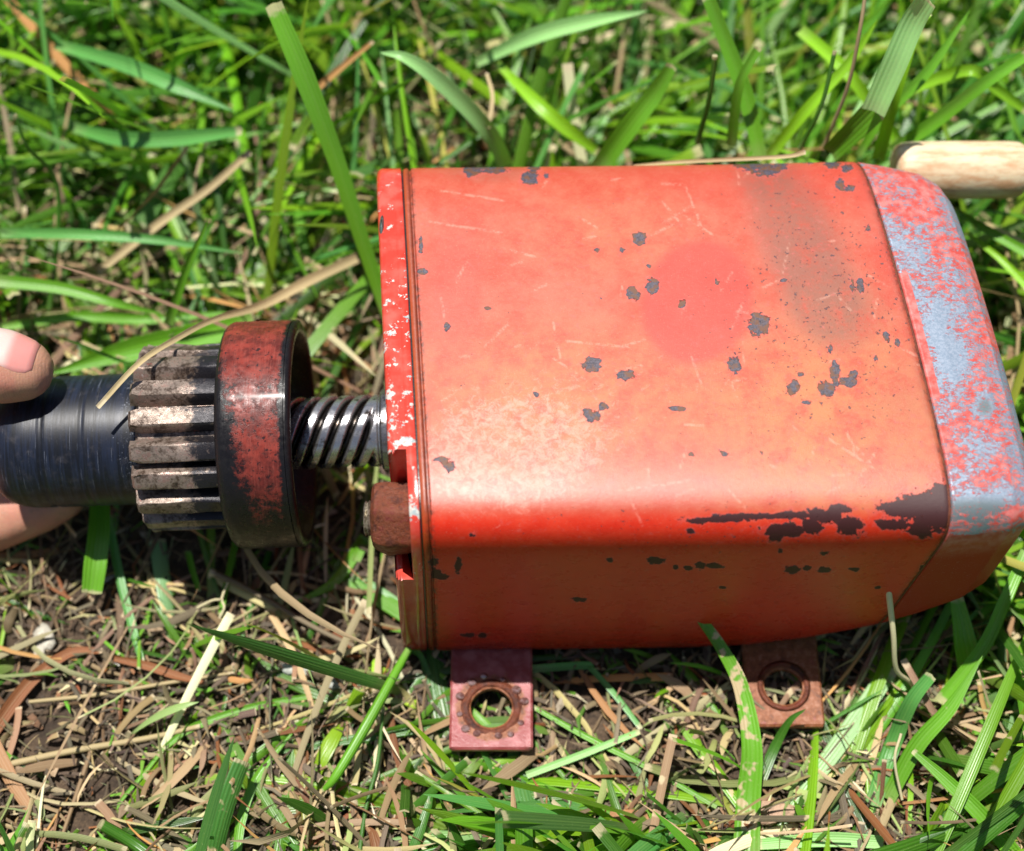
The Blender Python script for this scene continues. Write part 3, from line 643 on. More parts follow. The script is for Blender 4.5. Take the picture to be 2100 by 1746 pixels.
def nail(c, d, nrm, w_, L_, parent, R=.8):
    d = d / np.linalg.norm(d); nrm = nrm - d * (nrm @ d); nrm /= np.linalg.norm(nrm); sd = np.cross(d, nrm)
    V = []; nail_sheen = []; nu, nv = 14, 15
    for i in range(nu):
        t = i / (nu - 1); hw = w_ / 2 * (1 - .12 * (1 - t)) * (math.sqrt(max(0, 1 - ((t - .72) / .30) ** 2)) * .55 + .45 if t > .72 else 1) * (math.sqrt(max(0.02, 1 - ((.18 - t) / .2) ** 2)) if t < .18 else 1)
        for j in range(nv):
            q = -1 + 2 * j / (nv - 1); a = q * hw / R
            V.append(c + d * (t * L_) + sd * (R * math.sin(a)) + nrm * (R * math.cos(a) - R) - nrm * (.05 * t * t * L_)); nail_sheen.append(1 - smooth(.5, .85, t))
    V = np.array(V)
    for i in range(len(V)):
        ok, loc, nr, ix = parent.ray_cast(Vector((V[i] + nrm * 1.2).tolist()), Vector((-nrm).tolist()))
        if ok: V[i] = np.array(loc) + nrm * .022
    n_ = len(V); V2 = np.vstack([V, V - nrm * .08]); F = grid_faces(nu, nv, False); F2 = F + n_
    E = [i for i in range(nv)] + [i * nv + nv - 1 for i in range(1, nu)] + [(nu - 1) * nv + j for j in range(nv - 2, -1, -1)] + [i * nv for i in range(nu - 2, 0, -1)]
    side = [(E[k], E[(k + 1) % len(E)], E[(k + 1) % len(E)] + n_, E[k] + n_) for k in range(len(E))]
    o = mesh('nail', V2, F.tolist() + F2[:, ::-1].tolist() + side, M['nail'], parent, dict(nail_sheen=np.r_[nail_sheen, nail_sheen])); o.matrix_parent_inverse = Matrix(); return o
tn = .70 * SU + .72 * SB
nail(hp(-11.75, 1.80, 1.75) + tn * .87, hp(-10.62, 1.60, 1.66) - hp(-11.9, 1.84, 1.75) - tn * .10, tn, 1.2, 1.68, hand, .82)

# ------------------------------------------------------------------ grass blades
def catmull(P, m):
    P = np.array(P, float)
    if len(P) == 2: return np.linspace(P[0], P[1], m)
    Q = np.vstack([2 * P[0] - P[1], P, 2 * P[-1] - P[-2]]); out = []; n = len(P) - 1
    for t in np.linspace(0, n - 1e-6, m):
        i = int(t); f = t - i; a, b, c, d = Q[i], Q[i + 1], Q[i + 2], Q[i + 3]
        out.append(.5 * ((2 * b) + (-a + c) * f + (2 * a - 5 * b + 4 * c - d) * f * f + (-a + 3 * b - 3 * c + d) * f ** 3))
    return np.array(out)
HERO = []
GREENS = dict(mid=(.115, .31, .014), deep=(.050, .18, .012), lime=(.21, .42, .010), blue=(.09, .29, .06), mint=(.30, .52, .20), yellow=(.33, .36, .05),
              straw=(.50, .39, .20), pale=(.78, .70, .42), tan=(.30, .19, .10), rustb=(.26, .085, .025), grey=(.20, .155, .095), orange=(.58, .30, .10))
def blade(name, trace, wpx, colr, label, cat='grass blade', tip='cut', fold=.22, twist=0.0, blotch=0.0, group=None):
    """trace: (px, py, depth) from root to tip"""
    lift = .16 + .05 * (len(HERO) % 5)
    P = np.array([dpt(q[0], q[1], min(q[2], proj(zpt(q[0], q[1], lift))[2])) for q in trace]); m = max(14, 5 * len(P)); K = catmull(P, m)
    wp = np.interp(np.linspace(0, 1, m), np.linspace(0, 1, len(wpx)), wpx) if hasattr(wpx, '__len__') else np.full(m, wpx, float)
    hx_, hy_, dd = proj(K); HERO.append(np.stack([hx_, hy_, dd], 1)); hw = wp * dd / FPX / 2
    t = np.linspace(0, 1, m)
    if tip == 'point': hw = hw * np.sqrt(np.clip(1 - t ** 4, 0, 1)) + .004
    round_ = tip == 'stem'
    V = []; s_ = []; tt = []
    if round_: cs = [(math.cos(a), math.sin(a)) for a in np.linspace(0, 2 * math.pi, 8, endpoint=False)]
    else: cs = [(-1, 0), (-.5, -.55), (0, -1), (.5, -.55), (1, 0), (.5, -.45), (0, -.86), (-.5, -.45)]
    for i in range(m):
        tg = K[min(i + 1, m - 1)] - K[max(i - 1, 0)]; tg /= np.linalg.norm(tg); vw = CAM - K[i]; vw /= np.linalg.norm(vw)
        e = np.cross(tg, vw); e /= np.linalg.norm(e) + 1e-9; f = np.cross(e, tg); a = twist * (t[i] - .3)
        e2 = e * math.cos(a) + f * math.sin(a); f2 = -e * math.sin(a) + f * math.cos(a)
        for (a_, b_) in cs:
            jag = .10 * hw[i] * math.sin(a_ * 9 + 1) * (i == m - 1)
            V.append(K[i] + e2 * hw[i] * a_ + f2 * hw[i] * (b_ if round_ else b_ * fold * 2) + tg * jag); s_.append(a_); tt.append(t[i])
    n = 8; F = grid_faces(m, n).tolist() + [list(range(n)), list(range((m - 1) * n, m * n))[::-1]]
    c = np.array(GREENS[colr]) if isinstance(colr, str) else np.array(colr)
    base = np.array((.42, .42, .22)); tt = np.array(tt)
    if colr in ('mid', 'lime', 'mint', 'blue'): c = c * 1.35
    col = c * (1 + .18 * vnoise(np.array(V), 4, .8)[:, None])
    if colr in ('mid', 'deep', 'lime', 'blue', 'mint'): col = col * (1 - .35 * (1 - smooth(0, .12, tt))[:, None]) + base * (.35 * (1 - smooth(0, .12, tt)))[:, None]
    dry = colr in ('straw', 'pale', 'tan', 'rustb', 'grey', 'orange')
    if name is None: name = 'grass_blade'
    o = mesh(name, V, F, M['dry' if dry else 'grass'], None, dict(col=col, s=s_, t=(tt if tip != 'point' else tt * .9), blotch=np.full(len(V), blotch)), sharp=70)
    setp(o, label, cat, group); return o
B = blade
B(None, [(800, 660, 41.5), (745, 500, 40.5), (690, 330, 39.5), (625, 160, 38.5), (560, 8, 38)], [26, 30, 36, 44, 36], 'mid', 'long broad green blade slanting from the top edge down to the housing corner', twist=.2)
B(None, [(1700, 318, 39.6), (1745, 275, 38.8), (1795, 225, 38)], [40, 46, 52], 'mid', 'short folded green blade below the broad pale one, behind the housing')
B(None, [(1790, 232, 37.8), (1835, 130, 37), (1870, 50, 36.5), (1900, 2, 36)], [50, 52, 50, 44], 'mint', 'broadest pale ribbed blade leaning right above the far edge of the housing', blotch=.1)
B(None, [(1800, 330, 41), (1835, 200, 39), (1880, 60, 38), (1905, 25, 38)], [28, 24, 20, 18], 'lime', 'bright lime blade tight against the broad pale ribbed blade')
B('dry_stalk', [(1690, 300, 40), (1738, 180, 38.5), (1762, 70, 37.5), (1775, -12, 37)], 8, 'straw', 'thin beige stem standing up and leaving the top edge', 'dry stem', 'stem')
B(None, [(1830, 312, 41), (1930, 240, 40), (2020, 170, 39), (2110, 110, 38.5)], [28, 30, 26, 22], 'mid', 'green blade crossing from the cream handle to the right edge')
B(None, [(1855, 190, 41), (1930, 158, 40.5), (1998, 145, 40), (2040, 180, 40.5), (2110, 230, 41)], [22, 26, 24, 22, 18], 'lime', 'lime blade arching above the cream handle')
B(None, [(1640, 60, 42), (1720, 130, 41), (1770, 190, 41), (1850, 300, 42)], [24, 26, 26, 20], 'lime', 'lime blade behind the thin beige stem, slanting down right')
B('dry_straw', [(1300, 340, 38.6), (1400, 332, 38.4), (1600, 322, 38), (1652, 312, 37.8)], [5, 8, 8, 10], 'straw', 'dry straw resting along the far top edge of the housing', 'straw')
B(None, [(1530, 1765, 36.5), (1535, 1640, 36.6), (1542, 1530, 36.7), (1520, 1410, 37), (1480, 1330, 37.1), (1432, 1262, 36.9)], [56, 50, 42, 32, 26, 20], 'mid', 'tall green blade with big tan blotches leaning on the housing side', blotch=.76, twist=-.3)
B('dry_stalk', [(1890, 1425, 38.2), (1865, 1398, 37.6), (1838, 1372, 37), (1832, 1300, 36.3), (1820, 1190, 35.6)], [8, 9, 10, 12, 13], 'pale', 'kinked pale hollow stem standing in front of the right end of the housing', 'dry stem', 'stem')
B('dry_straw', [(735, 528, 42), (640, 572, 41), (540, 625, 40), (440, 655, 38.5), (370, 690, 37), (285, 745, 35.8), (200, 836, 35.5)], [20, 22, 18, 12, 12, 11, 10], 'straw', 'long dry straw bending over the pinion, its cut tip above the dark sleeve', 'straw')
B(None, [(360, 780, 41), (250, 742, 40.5), (160, 705, 40), (105, 690, 39.5)], [8, 7, 5, 5], 'deep', 'thin dark blade between the thumb and the pinion', tip='point')
B(None, [(520, 655, 42), (400, 690, 41.5), (260, 720, 41), (100, 768, 40.5)], [46, 54, 50, 20], 'mid', 'broad green blade lying behind the dark sleeve', tip='point', twist=.3)
B(None, [(345, 668, 41), (380, 560, 40), (428, 448, 39)], [20, 16, 9], 'mid', 'slim pointed green blade standing above the straw left of the pinion', tip='point')
B(None, [(0, 672, 42), (150, 650, 42), (300, 655, 42.3), (480, 640, 42.5)], [14, 20, 22, 16], 'mid', 'green blade lying level behind the thumb tip', tip='point')
B(None, [(205, 1010, 39.5), (203, 1090, 39), (195, 1160, 38.8), (188, 1218, 38.8)], [38, 44, 46, 40], 'mid', 'broad ribbed blade with a frayed end hanging below the dark sleeve')
B(None, [(222, 1060, 40), (245, 1180, 39.5), (270, 1280, 39), (291, 1357, 38.8)], [16, 18, 17, 12], 'blue', 'narrow green blade beside the frayed one below the sleeve')
B(None, [(385, 1130, 40), (395, 1170, 39.8), (408, 1212, 39.5)], [13, 12, 9], 'mid', 'short green blade tip below the pinion')
B(None, [(485, 1100, 40), (468, 1180, 39.6), (452, 1262, 39.3)], [14, 13, 10], 'mid', 'short green blade pointing down below the collar')
yo = B('forked_stalk', [(467, 1195, 39), (455, 1228, 38.9), (460, 1246, 38.8), (450, 1268, 38.8)], 5, 'pale', 'small pale forked stem below the collar', 'dry stem', 'stem')
B('dry_straw', [(404, 1247, 39), (435, 1232, 38.9), (452, 1230, 38.8)], 5, 'pale', 'tiny pale straw beside the forked stem', 'straw', 'stem')
B(None, [(838, 1332, 38), (800, 1400, 37.5), (750, 1490, 37), (690, 1590, 36.6), (662, 1622, 36.6)], [15, 20, 23, 20, 9], 'mid', 'stout green stem with a white scraped end, left of the left tab', 'grass stem', 'stem', blotch=.3)
B(None, [(880, 1385, 39), (862, 1345, 38.4), (838, 1330, 38.2)], [10, 12, 13], 'deep', 'bent green blade end arching at the foot of the front plate')
B(None, [(735, 1765, 37), (750, 1660, 37), (775, 1560, 37.2), (786, 1450, 37.6)], [10, 9, 8, 7], 'deep', 'wiry green stem below the stout scraped stem', 'grass stem', 'stem', blotch=.4)
B(None, [(320, 1765, 36.5), (270, 1728, 36.5), (205, 1690, 36.3)], [28, 26, 24], 'deep', 'thick cut stem stub pointing up left at the bottom left corner', 'grass stem', 'stem')
B(None, [(655, 1425, 39.2), (520, 1450, 38.9), (400, 1490, 38.5), (335, 1535, 38.3)], [10, 15, 16, 10], 'mid', 'green blade bending down to a thin neck in the bare lower left')
B(None, [(335, 1535, 38.3), (300, 1580, 38.2), (250, 1640, 38.2), (240, 1660, 38.2)], [6, 8, 7, 6], 'mid', 'thin green stalk below the bent blade in the lower left', tip='point')
B(None, [(485, 1770, 37.6), (495, 1680, 37.6), (530, 1590, 37.8), (610, 1490, 38.4)], [16, 20, 18, 8], 'mid', 'curving green blade rising from the bottom edge left of centre', tip='point')
B(None, [(1812, 1728, 37.3), (1700, 1722, 37.2), (1552, 1732, 37.2)], [26, 30, 22], 'mint', 'pale green blade with tan ends lying level along the bottom edge', blotch=.35)
B(None, [(2105, 1130, 38), (2060, 1235, 37.6), (2015, 1330, 37.6), (1925, 1440, 37.8)], [22, 26, 28, 22], 'mid', 'green blade sweeping down from the right edge under the end cap', blotch=.2)
B(None, [(1990, 1530, 39), (1995, 1420, 38.3), (1980, 1320, 38), (1962, 1225, 38)], [40, 52, 46, 26], 'mid', 'broad upright green blade right of the kinked pale stem')
B(None, [(1820, 1640, 37), (1880, 1530, 36.8), (1950, 1450, 36.7), (2015, 1345, 36.8)], [30, 34, 30, 10], 'mid', 'green blade curving up right in front of the broad upright one', tip='point', blotch=.35)
B(None, [(1790, 1650, 38.5), (1830, 1530, 37.6), (1868, 1440, 37), (1910, 1385, 36.8)], [34, 34, 30, 24], 'blue', 'broken-tipped bluish blade below the kinked pale stem')
B(None, [(2110, 1790, 35.8), (2020, 1680, 36), (1940, 1600, 36.3), (1872, 1540, 36.6)], [36, 34, 26, 12], 'mid', 'thick green blade running to the bottom right corner', blotch=.3)
B(None, [(1862, 1700, 37), (1868, 1620, 37), (1866, 1560, 37)], [12, 11, 9], 'lime', 'short straight lime stalk beside the curving blades at lower right')
B('dry_stalk', [(1850, 1640, 36.8), (1835, 1560, 36.6), (1848, 1505, 36.6)], 6, 'pale', 'thin white kinked stem among the lower right blades', 'dry stem', 'stem')
B(None, [(1470, 1655, 38.6), (1330, 1575, 38.6), (1200, 1510, 38.5), (1090, 1448, 38.5)], [10, 12, 13, 9], 'mid', 'long thin blade from beside the left tab down to the right', tip='cut', blotch=.1)
B(None, [(1092, 1372, 39.2), (1200, 1365, 38.9), (1215, 1374, 38.8), (1265, 1430, 38.6), (1315, 1495, 38.6)], [16, 16, 12, 12, 10], 'blue', 'kinked blade between the two tabs')
B(None, [(1080, 1590, 38.6), (1200, 1545, 38.5), (1312, 1500, 38.4)], [15, 15, 12], 'mint', 'pale green blade meeting the kinked blade between the tabs')
B(None, [(1560, 1600, 38), (1590, 1530, 37.5), (1620, 1478, 37.2), (1652, 1455, 37)], [22, 20, 14, 6], 'deep', 'dark pointed blade in front of the right rusty tab', tip='point')
B('dry_straw', [(1480, 1380, 38), (1560, 1450, 37.8), (1650, 1510, 37.8)], 6, 'grey', 'grey straw crossing the corner of the rusty right tab', 'straw', 'stem')
B('dry_twig', [(770, 1345, 39.4), (650, 1290, 39.3), (520, 1215, 39.2), (430, 1172, 39)], [9, 11, 13, 16], 'grey', 'grey-brown twig lying below the collar', 'twig', 'stem')
B('dead_leaf', [(-15, 1500, 39.6), (60, 1400, 39.4), (140, 1340, 39.2), (210, 1335, 39.1)], [30, 26, 20, 12], 'rustb', 'rust-brown curled dead leaf at the left edge below the hand', 'dead leaf', twist=.8)
B('dead_leaf', [(230, 1350, 39.3), (300, 1365, 39.1), (360, 1385, 39.1), (425, 1402, 39.2)], [12, 18, 18, 8], 'rustb', 'short rust-brown leaf strip right of the curled dead leaf', 'dead leaf', twist=.8)
B('dry_stalk', [(110, 1765, 38), (150, 1650, 38), (190, 1530, 38.2), (222, 1425, 38.5)], [6, 9, 10, 8], 'tan', 'long thin tan stem standing in the lower left corner', 'dry stem', 'stem')
B('dry_straw', [(0, 1572, 38.8), (150, 1540, 38.8), (300, 1515, 38.8), (410, 1490, 39)], [14, 14, 12, 10], 'straw', 'beige straw lying across the lower left litter', 'straw', 'stem')
B('dry_straw', [(60, 1440, 39), (200, 1425, 39), (350, 1400, 39), (480, 1380, 39)], [8, 9, 8, 6], 'straw', 'thin beige straw just under the dead leaf', 'straw', 'stem')
B('dry_straw', [(200, 558, 42), (330, 455, 42), (430, 385, 41.8), (512, 312, 41.6)], [16, 18, 16, 14], 'straw', 'long pale straw slanting in the upper left grass', 'straw')
B(None, [(150, 262, 43.5), (250, 285, 42), (370, 283, 41.5), (495, 268, 41)], [20, 32, 34, 18], 'blue', 'broad bluish blade lying level in the upper left')
B(None, [(-10, 478, 41.5), (150, 480, 41), (320, 492, 41), (500, 520, 41.5)], [20, 22, 20, 10], 'blue', 'level bluish blade crossing the long pale straw', tip='point')
B(None, [(110, 90, 43), (250, 130, 42), (360, 175, 41.5), (480, 228, 41.5)], [20, 32, 34, 14], 'blue', 'broad green blade slanting down right near the top left corner', tip='point')
B(None, [(-10, 575, 41), (120, 590, 41), (230, 620, 41), (335, 645, 41.5)], [26, 24, 20, 12], 'mid', 'green blade running from the left edge above the thumb', tip='point')
B(None, [(1040, 345, 42.5), (1000, 268, 41), (900, 165, 39.8), (830, 118, 39.4), (780, 108, 39.6)], [30, 34, 34, 24, 12], 'mint', 'minty blade arching over just above the far left of the housing', tip='point')
B(None, [(1020, 130, 43), (1100, 210, 42), (1160, 262, 42), (1230, 315, 42.5)], [14, 28, 30, 16], 'lime', 'bright green blade slanting down right above the housing middle')
B(None, [(1225, 350, 41.5), (1290, 260, 40.5), (1340, 195, 40), (1378, 135, 39.5)], [40, 44, 38, 24], 'mid', 'broad green blade leaning right above the housing middle', blotch=.15)
B(None, [(975, 130, 43), (1090, 75, 42), (1200, 45, 41.5), (1330, 22, 41)], [18, 34, 34, 16], 'mint', 'bright shiny blade lying near the top edge centre', tip='point')
B('dry_straw', [(625, 205, 42.5), (680, 155, 42), (765, 85, 41.5)], [12, 14, 8], 'orange', 'orange-tan straw right of the long broad blade', 'straw')
B('dry_straw', [(1000, 262, 41), (1010, 200, 41.2), (998, 150, 41.5)], [10, 8, 6], 'straw', 'short beige straw hanging above the housing far left edge', 'straw')
B(None, [(1430, 292, 40), (1455, 200, 38.8), (1466, 115, 38)], [12, 10, 12], 'deep', 'wiry blade with a brown cut tip, leftmost of the upright clump', 'grass stem', 'stem')
B(None, [(1500, 300, 40), (1515, 180, 38.8), (1555, 98, 38.2)], [22, 20, 16], 'mid', 'green cut blade in the upright clump, second from the left')
B(None, [(1560, 325, 40), (1530, 200, 39.5), (1490, 90, 39), (1450, -10, 38.5)], [26, 34, 30, 26], 'mid', 'broad blade leaning left at the back of the upright clump')
B(None, [(1640, 305, 39.5), (1685, 215, 38.6), (1712, 105, 38)], [10, 9, 9], 'deep', 'wiry blade just left of the thin beige stem', 'grass stem', 'stem')
B(None, [(1570, 330, 41), (1650, 230, 40), (1740, 130, 39.5), (1800, 40, 39)], [22, 24, 20, 12], 'lime', 'lime blade slanting up right across the thin beige stem', tip='point')
B(None, [(1960, 430, 41), (2030, 475, 40.5), (2110, 520, 40.2)], [10, 18, 22], 'mid', 'green blade right of the end cap, upper of two')
B(None, [(1985, 480, 41), (2050, 530, 40.5), (2110, 590, 40.2)], [8, 14, 18], 'lime', 'green blade right of the end cap, lower of two')
B(None, [(1760, 320, 41), (1810, 240, 40.3), (1900, 150, 39.5), (1990, 20, 39)], [14, 22, 24, 12], 'mid', 'green blade rising behind the arch toward the top right corner', tip='point')
B(None, [(95, 700, 43), (120, 400, 41.8), (55, 300, 40.5), (32, 235, 40)], [12, 10, 8, 6], 'deep', 'wiry dark stem with a white tip at the left edge', 'grass stem', 'stem')
B(None, [(730, 1150, 40.5), (745, 1105, 40.3), (690, 1190, 40), (600, 1240, 39.8)], [18, 22, 24, 10], 'mid', 'green blade in the shade left of the rusty nut', tip='point')

# ------------------------------------------------------------------ ground and lawn
def ground():
    n = 241; g_ = np.sinh(np.linspace(-3.6, 3.6, n)) / math.sinh(3.6) * 150
    X, Y = np.meshgrid(g_, g_ + 6, indexing='ij'); P = np.stack([X, Y, np.zeros_like(X)], -1)
    Z = .16 * vnoise(P, 1, .35) + .09 * vnoise(P, 2, 1.1) + .06 * vnoise(P, 3, 3.0) - .1
    V = np.stack([X, Y, Z], -1).reshape(-1, 3)
    o = mesh('ground', V, grid_faces(n, n, False)[:, ::-1], M['soil']); o['kind'] = 'structure'
ground()
def forbidden(P, top=False):
    """True where a point lies inside or right against the things on the lawn"""
    x, y, z = P[..., 0], P[..., 1], P[..., 2]
    box = (x > -3.0) & (x < 10.9) & ((np.abs(y - 2.42) / 4.95) ** 8 + (np.abs(z - 3.68) / 3.52) ** 8 < 1) & ~((x > 8.0) & (z < 1.4))
    Q = P - A0; s_ = Q @ SD; r = np.linalg.norm(Q - s_[..., None] * SD, axis=-1)
    sh = ((s_ + -3.5 > -8.5) & (s_ - 3.5 < -4.6) & (r < 2.75)) | ((s_ - 3.5 > -12) & (s_ - 3.5 < -2.5) & (r < 1.62))
    hb = (x < -9.6) & (x > -34) & (y > -4) & (y < 4.6) & (z > .7)
    tb = (((x > -1.5) & (x < .55)) | ((x > 5.1) & (x < 7.1))) & (y > -4.9) & (y < -1) & (z > .3) & (z < .75)
    hd = (x > 7.8) & (np.hypot(y - hc[1], z - hc[2]) < .8)
    return box | sh | hb | tb | hd
POLY = np.array([(775, 340), (840, 330), (1770, 315), (1905, 345), (1960, 400), (2050, 620), (2110, 800), (2110, 1060), (2050, 1120), (1990, 1190), (1900, 1262), (1780, 1298), (1400, 1345), (880, 1350), (815, 1335), (800, 1140), (745, 1120), (745, 960), (640, 970), (620, 1125), (500, 1125), (460, 1090), (290, 1090), (260, 1045), (140, 1045), (90, 1100), (-50, 1130), (-50, 670), (60, 680), (110, 760), (260, 765), (300, 705), (450, 700), (470, 650), (600, 650), (640, 700), (650, 805), (790, 810)])
TABS = [np.array([(912, 1340), (1095, 1340), (1102, 1545), (915, 1545)]), np.array([(1515, 1330), (1690, 1330), (1700, 1495), (1525, 1495)]), np.array([(1825, 280), (2110, 280), (2110, 410), (1825, 410)])]
def inpoly(x, y, P):
    r = np.zeros(x.shape, bool); n = len(P)
    for i in range(n):
        x1, y1 = P[i]; x2, y2 = P[(i + 1) % n]
        c = ((y1 > y) != (y2 > y)) & (x < (x2 - x1) * (y - y1) / (y2 - y1 + 1e-12) + x1); r ^= c
    return r
def lawn(name, n, region, Lr, Wr, tilt, curv, palette, pw, mat, kind_t='cut', seed=1, dens=None, z0=-.15, azf=None, m=7, clumps=None, keepfront=False, blot=.0, flatz=None):
    R = np.random.default_rng(seed)
    x = R.uniform(region[0], region[1], n * 3); y = R.uniform(region[2], region[3], n * 3)
    if clumps:
        ci = R.integers(0, clumps, n * 3); cx = R.uniform(region[0], region[1], clumps); cyy = R.uniform(region[2], region[3], clumps)
        k = R.random(n * 3) < .6; x = np.where(k, cx[ci] + R.normal(0, .35, n * 3), x); y = np.where(k, cyy[ci] + R.normal(0, .35, n * 3), y)
        caz = R.uniform(0, 2 * math.pi, clumps)[ci]
    if dens is not None: q = R.random(n * 3) < dens(x, y); x, y = x[q], y[q]
    x, y = x[:n], y[:n]; n = len(x)
    az = R.uniform(0, 2 * math.pi, n)
    if azf is not None: az = azf(x, y, R)
    L = R.uniform(*Lr, n) * (.75 + .5 * R.random(n)) * np.where((y < -1.5) & (x < 7), .62, 1); W = R.uniform(*Wr, n) * np.where(R.random(n) < .16, 1.6, 1) * np.where(y < -1.5, 1.25, 1)
    th0 = np.radians(R.uniform(*tilt, n)); cv = np.radians(R.uniform(*curv, n))
    t = np.linspace(0, 1, m); K = np.zeros((n, m, 3)); K[:, 0] = np.stack([x, y, np.full(n, z0)], 1)
    wob = R.normal(0, .25 if mat is M['grass'] else .7, n)
    for i in range(1, m):
        th = th0 + cv * t[i] ** 1.3; a = az + wob * t[i]
        d = np.stack([np.sin(th) * np.cos(a), np.sin(th) * np.sin(a), np.cos(th)], 1)
        K[:, i] = K[:, i - 1] + d * (L / (m - 1))[:, None]
        K[:, i, 2] = np.maximum(K[:, i, 2], .03 + .25 * R.random(n) * (flatz or .6))
    px, py, dd = proj(K)
    bad = forbidden(K).any(1)
    big = np.zeros(n, bool)
    if not keepfront:
        ctrd = 34 + K[..., 1] * .5 + (7 - K[..., 2]) * .866
        inf = inpoly(px, py, POLY); lim = np.where(px > 780, 38.1 + 0 * px, 39.2)
        big = (inf & (dd < lim)).any(1)
        for q in TABS[:2]: big |= (inpoly(px, py, q) & (K[..., 2] > .45)).any(1)
        big |= (inpoly(px, py, TABS[2]) & (dd < 40.4)).any(1)
    hh = np.concatenate(HERO)
    R_ = 28 if mat is M['grass'] else 11
    if m > 3:
        fx = px.ravel(); fy = py.ravel(); fd = dd.ravel(); hb_ = np.zeros(len(fx), bool)
        for k0 in range(0, len(hh), 60):
            q = hh[k0:k0 + 60]; hb_ |= ((np.abs(fx[:, None] - q[:, 0]) < R_) & (np.abs(fy[:, None] - q[:, 1]) < R_) & (fd[:, None] < q[:, 2] - .02)).any(1)
        big |= hb_.reshape(px.shape).any(1)
    ok = ~(bad | big); K = K[ok]; W = W[ok]; az = az[ok]; n = len(K)
    tg = np.gradient(K, axis=1); tg /= np.linalg.norm(tg, axis=2, keepdims=True) + 1e-9
    rot = R.uniform(-.9, .9, n)[:, None] + R.normal(0, .5, n)[:, None] * t[None]
    e = np.stack([-np.sin(az), np.cos(az), np.zeros(n)], 1)[:, None, :] + 0 * tg
    e = e - tg * (e * tg).sum(2, keepdims=True); e /= np.linalg.norm(e, axis=2, keepdims=True) + 1e-9; f = np.cross(e, tg)
    e2 = e * np.cos(rot)[..., None] + f * np.sin(rot)[..., None]; f2 = -e * np.sin(rot)[..., None] + f * np.cos(rot)[..., None]
    cut = R.random(n) < .28
    prof = np.where(cut[:, None], .62 + .38 * np.sin(np.clip(t * 1.6 + .25, 0, 1.57)), (.6 + .4 * np.sin(np.clip(t * 2, 0, 1.57))) * np.clip(1 - t ** 5, .03, 1)) * (W / 2)[:, None]
    fold = R.uniform(.15, .5, n)[:, None, None]
    l = K + e2 * prof[..., None]; r_ = K - e2 * prof[..., None]; c_ = K - f2 * prof[..., None] * fold
    V = np.stack([l, c_, r_], 2).reshape(-1, 3)
    F = []; b = (np.arange(n) * m * 3)[:, None, None]; i = (np.arange(m - 1) * 3)[None, :, None]; j = np.arange(2)[None, None, :]
    a0 = b + i + j; F = np.stack([a0, a0 + 3, a0 + 4, a0 + 1], -1).reshape(-1, 4)
    pal = np.array([GREENS[k] if isinstance(k, str) else k for k in palette]); pw = np.array(pw) / sum(pw); ci = R.choice(len(pal), n, p=pw)
    col = pal[ci] * R.uniform(.5, 1.3, (n, 1)) * (1 + R.normal(0, .08, (n, 3)))
    col = np.repeat(col[:, None], m * 3, 1); tt = np.repeat(np.tile(t, (n, 1))[..., None], 3, 2)
    if mat is M['grass']:
        wb = (1 - smooth(0, .22, tt.reshape(n, -1)))[..., None] * .6; col = col * (1 - wb) + np.array((.36, .33, .16)) * wb
    tt2 = np.where(cut[:, None, None], tt, tt * .9)
    ss = np.tile(np.array([-1., 0, 1.]), n * m); bl = np.repeat(R.random(n) ** 3 * .6 + blot, m * 3)
    o = mesh(name, V, F, mat, None, dict(col=np.clip(col.reshape(-1, 3), 0.005, .9), s=ss, t=tt2.ravel(), blotch=bl)); return o
def dens_dead(x, y):
    return np.clip(.45 + .5 * (y < -1.5) + .6 * ((x < -2) & (y > 2) & (y < 9)) + .8 * vnoise(np.stack([x, y, 0 * x], -1), 21, .4), .15, 1)
def dens_green(x, y):
    d = np.full(x.shape, 1.0)
    d = np.where(y < -1.5, .72 + .40 * smooth(4, 9, x), d)
    d = np.where((y < -1.5) & (x < -4), .50, d)
    left = (x < -2) & (y > -2.2) & (y < 8.5); d = np.where(left, .36, d)
    P = np.stack([x, y, 0 * x], -1); return d * np.clip(.75 + .8 * vnoise(P, 9, .35), .12, 1.3)
def azm(x, y, R):
    n = len(x); P = np.stack([x, y, 0 * x], -1); a = 2.4 * vnoise(P, 12, .12) * math.pi + R.normal(0, 1.0, n)
    up = math.pi * .28 + R.normal(0, .45, n)                           # the clump behind the right half leans up right
    return np.where((x > 3) & (y > 6) & (R.random(n) < .65), up, a)
REG = (-26, 26, -13, 34)
g1 = lawn('lawn_grass', 9000, REG, (4.2, 11.0), (.10, .32), (32, 84), (-5, 50), ['mid', 'deep', 'lime', 'blue', 'mint', 'yellow'], [5, 3, 4.5, 1.2, .6, .5], M['grass'], seed=3, dens=dens_green, clumps=420, azf=azm, m=9)
setp(g1, 'mown green lawn grass around and under the red machine', 'grass', kind='stuff')
g2 = lawn('short_grass', 5200, REG, (1.6, 4.6), (.07, .20), (15, 75), (0, 50), ['mid', 'deep', 'lime', 'yellow'], [5, 4, 3, .8], M['grass'], seed=5, dens=dens_green, azf=azm, m=6)
setp(g2, 'short fine green shoots between the longer blades', 'grass', kind='stuff')
g4 = lawn('straw_crumbs', 16000, (-18, 18, -10, 22), (.25, 1.6), (.03, .10), (70, 92), (-5, 8), ['straw', 'pale', 'tan', 'grey', (.10, .07, .05), 'rustb', 'mid'], [2, .4, 4, 6, 9, 1.5, 2.5], M['dry'], seed=15, z0=.06, m=3, dens=lambda x, y: np.clip(.5 + .5 * (y < -1.5) + .8 * vnoise(np.stack([x, y, 0 * x], -1), 23, .5), .2, 1), flatz=1.1)
setp(g4, 'fine broken straw crumbs and dry clippings covering the soil', 'litter', kind='stuff')
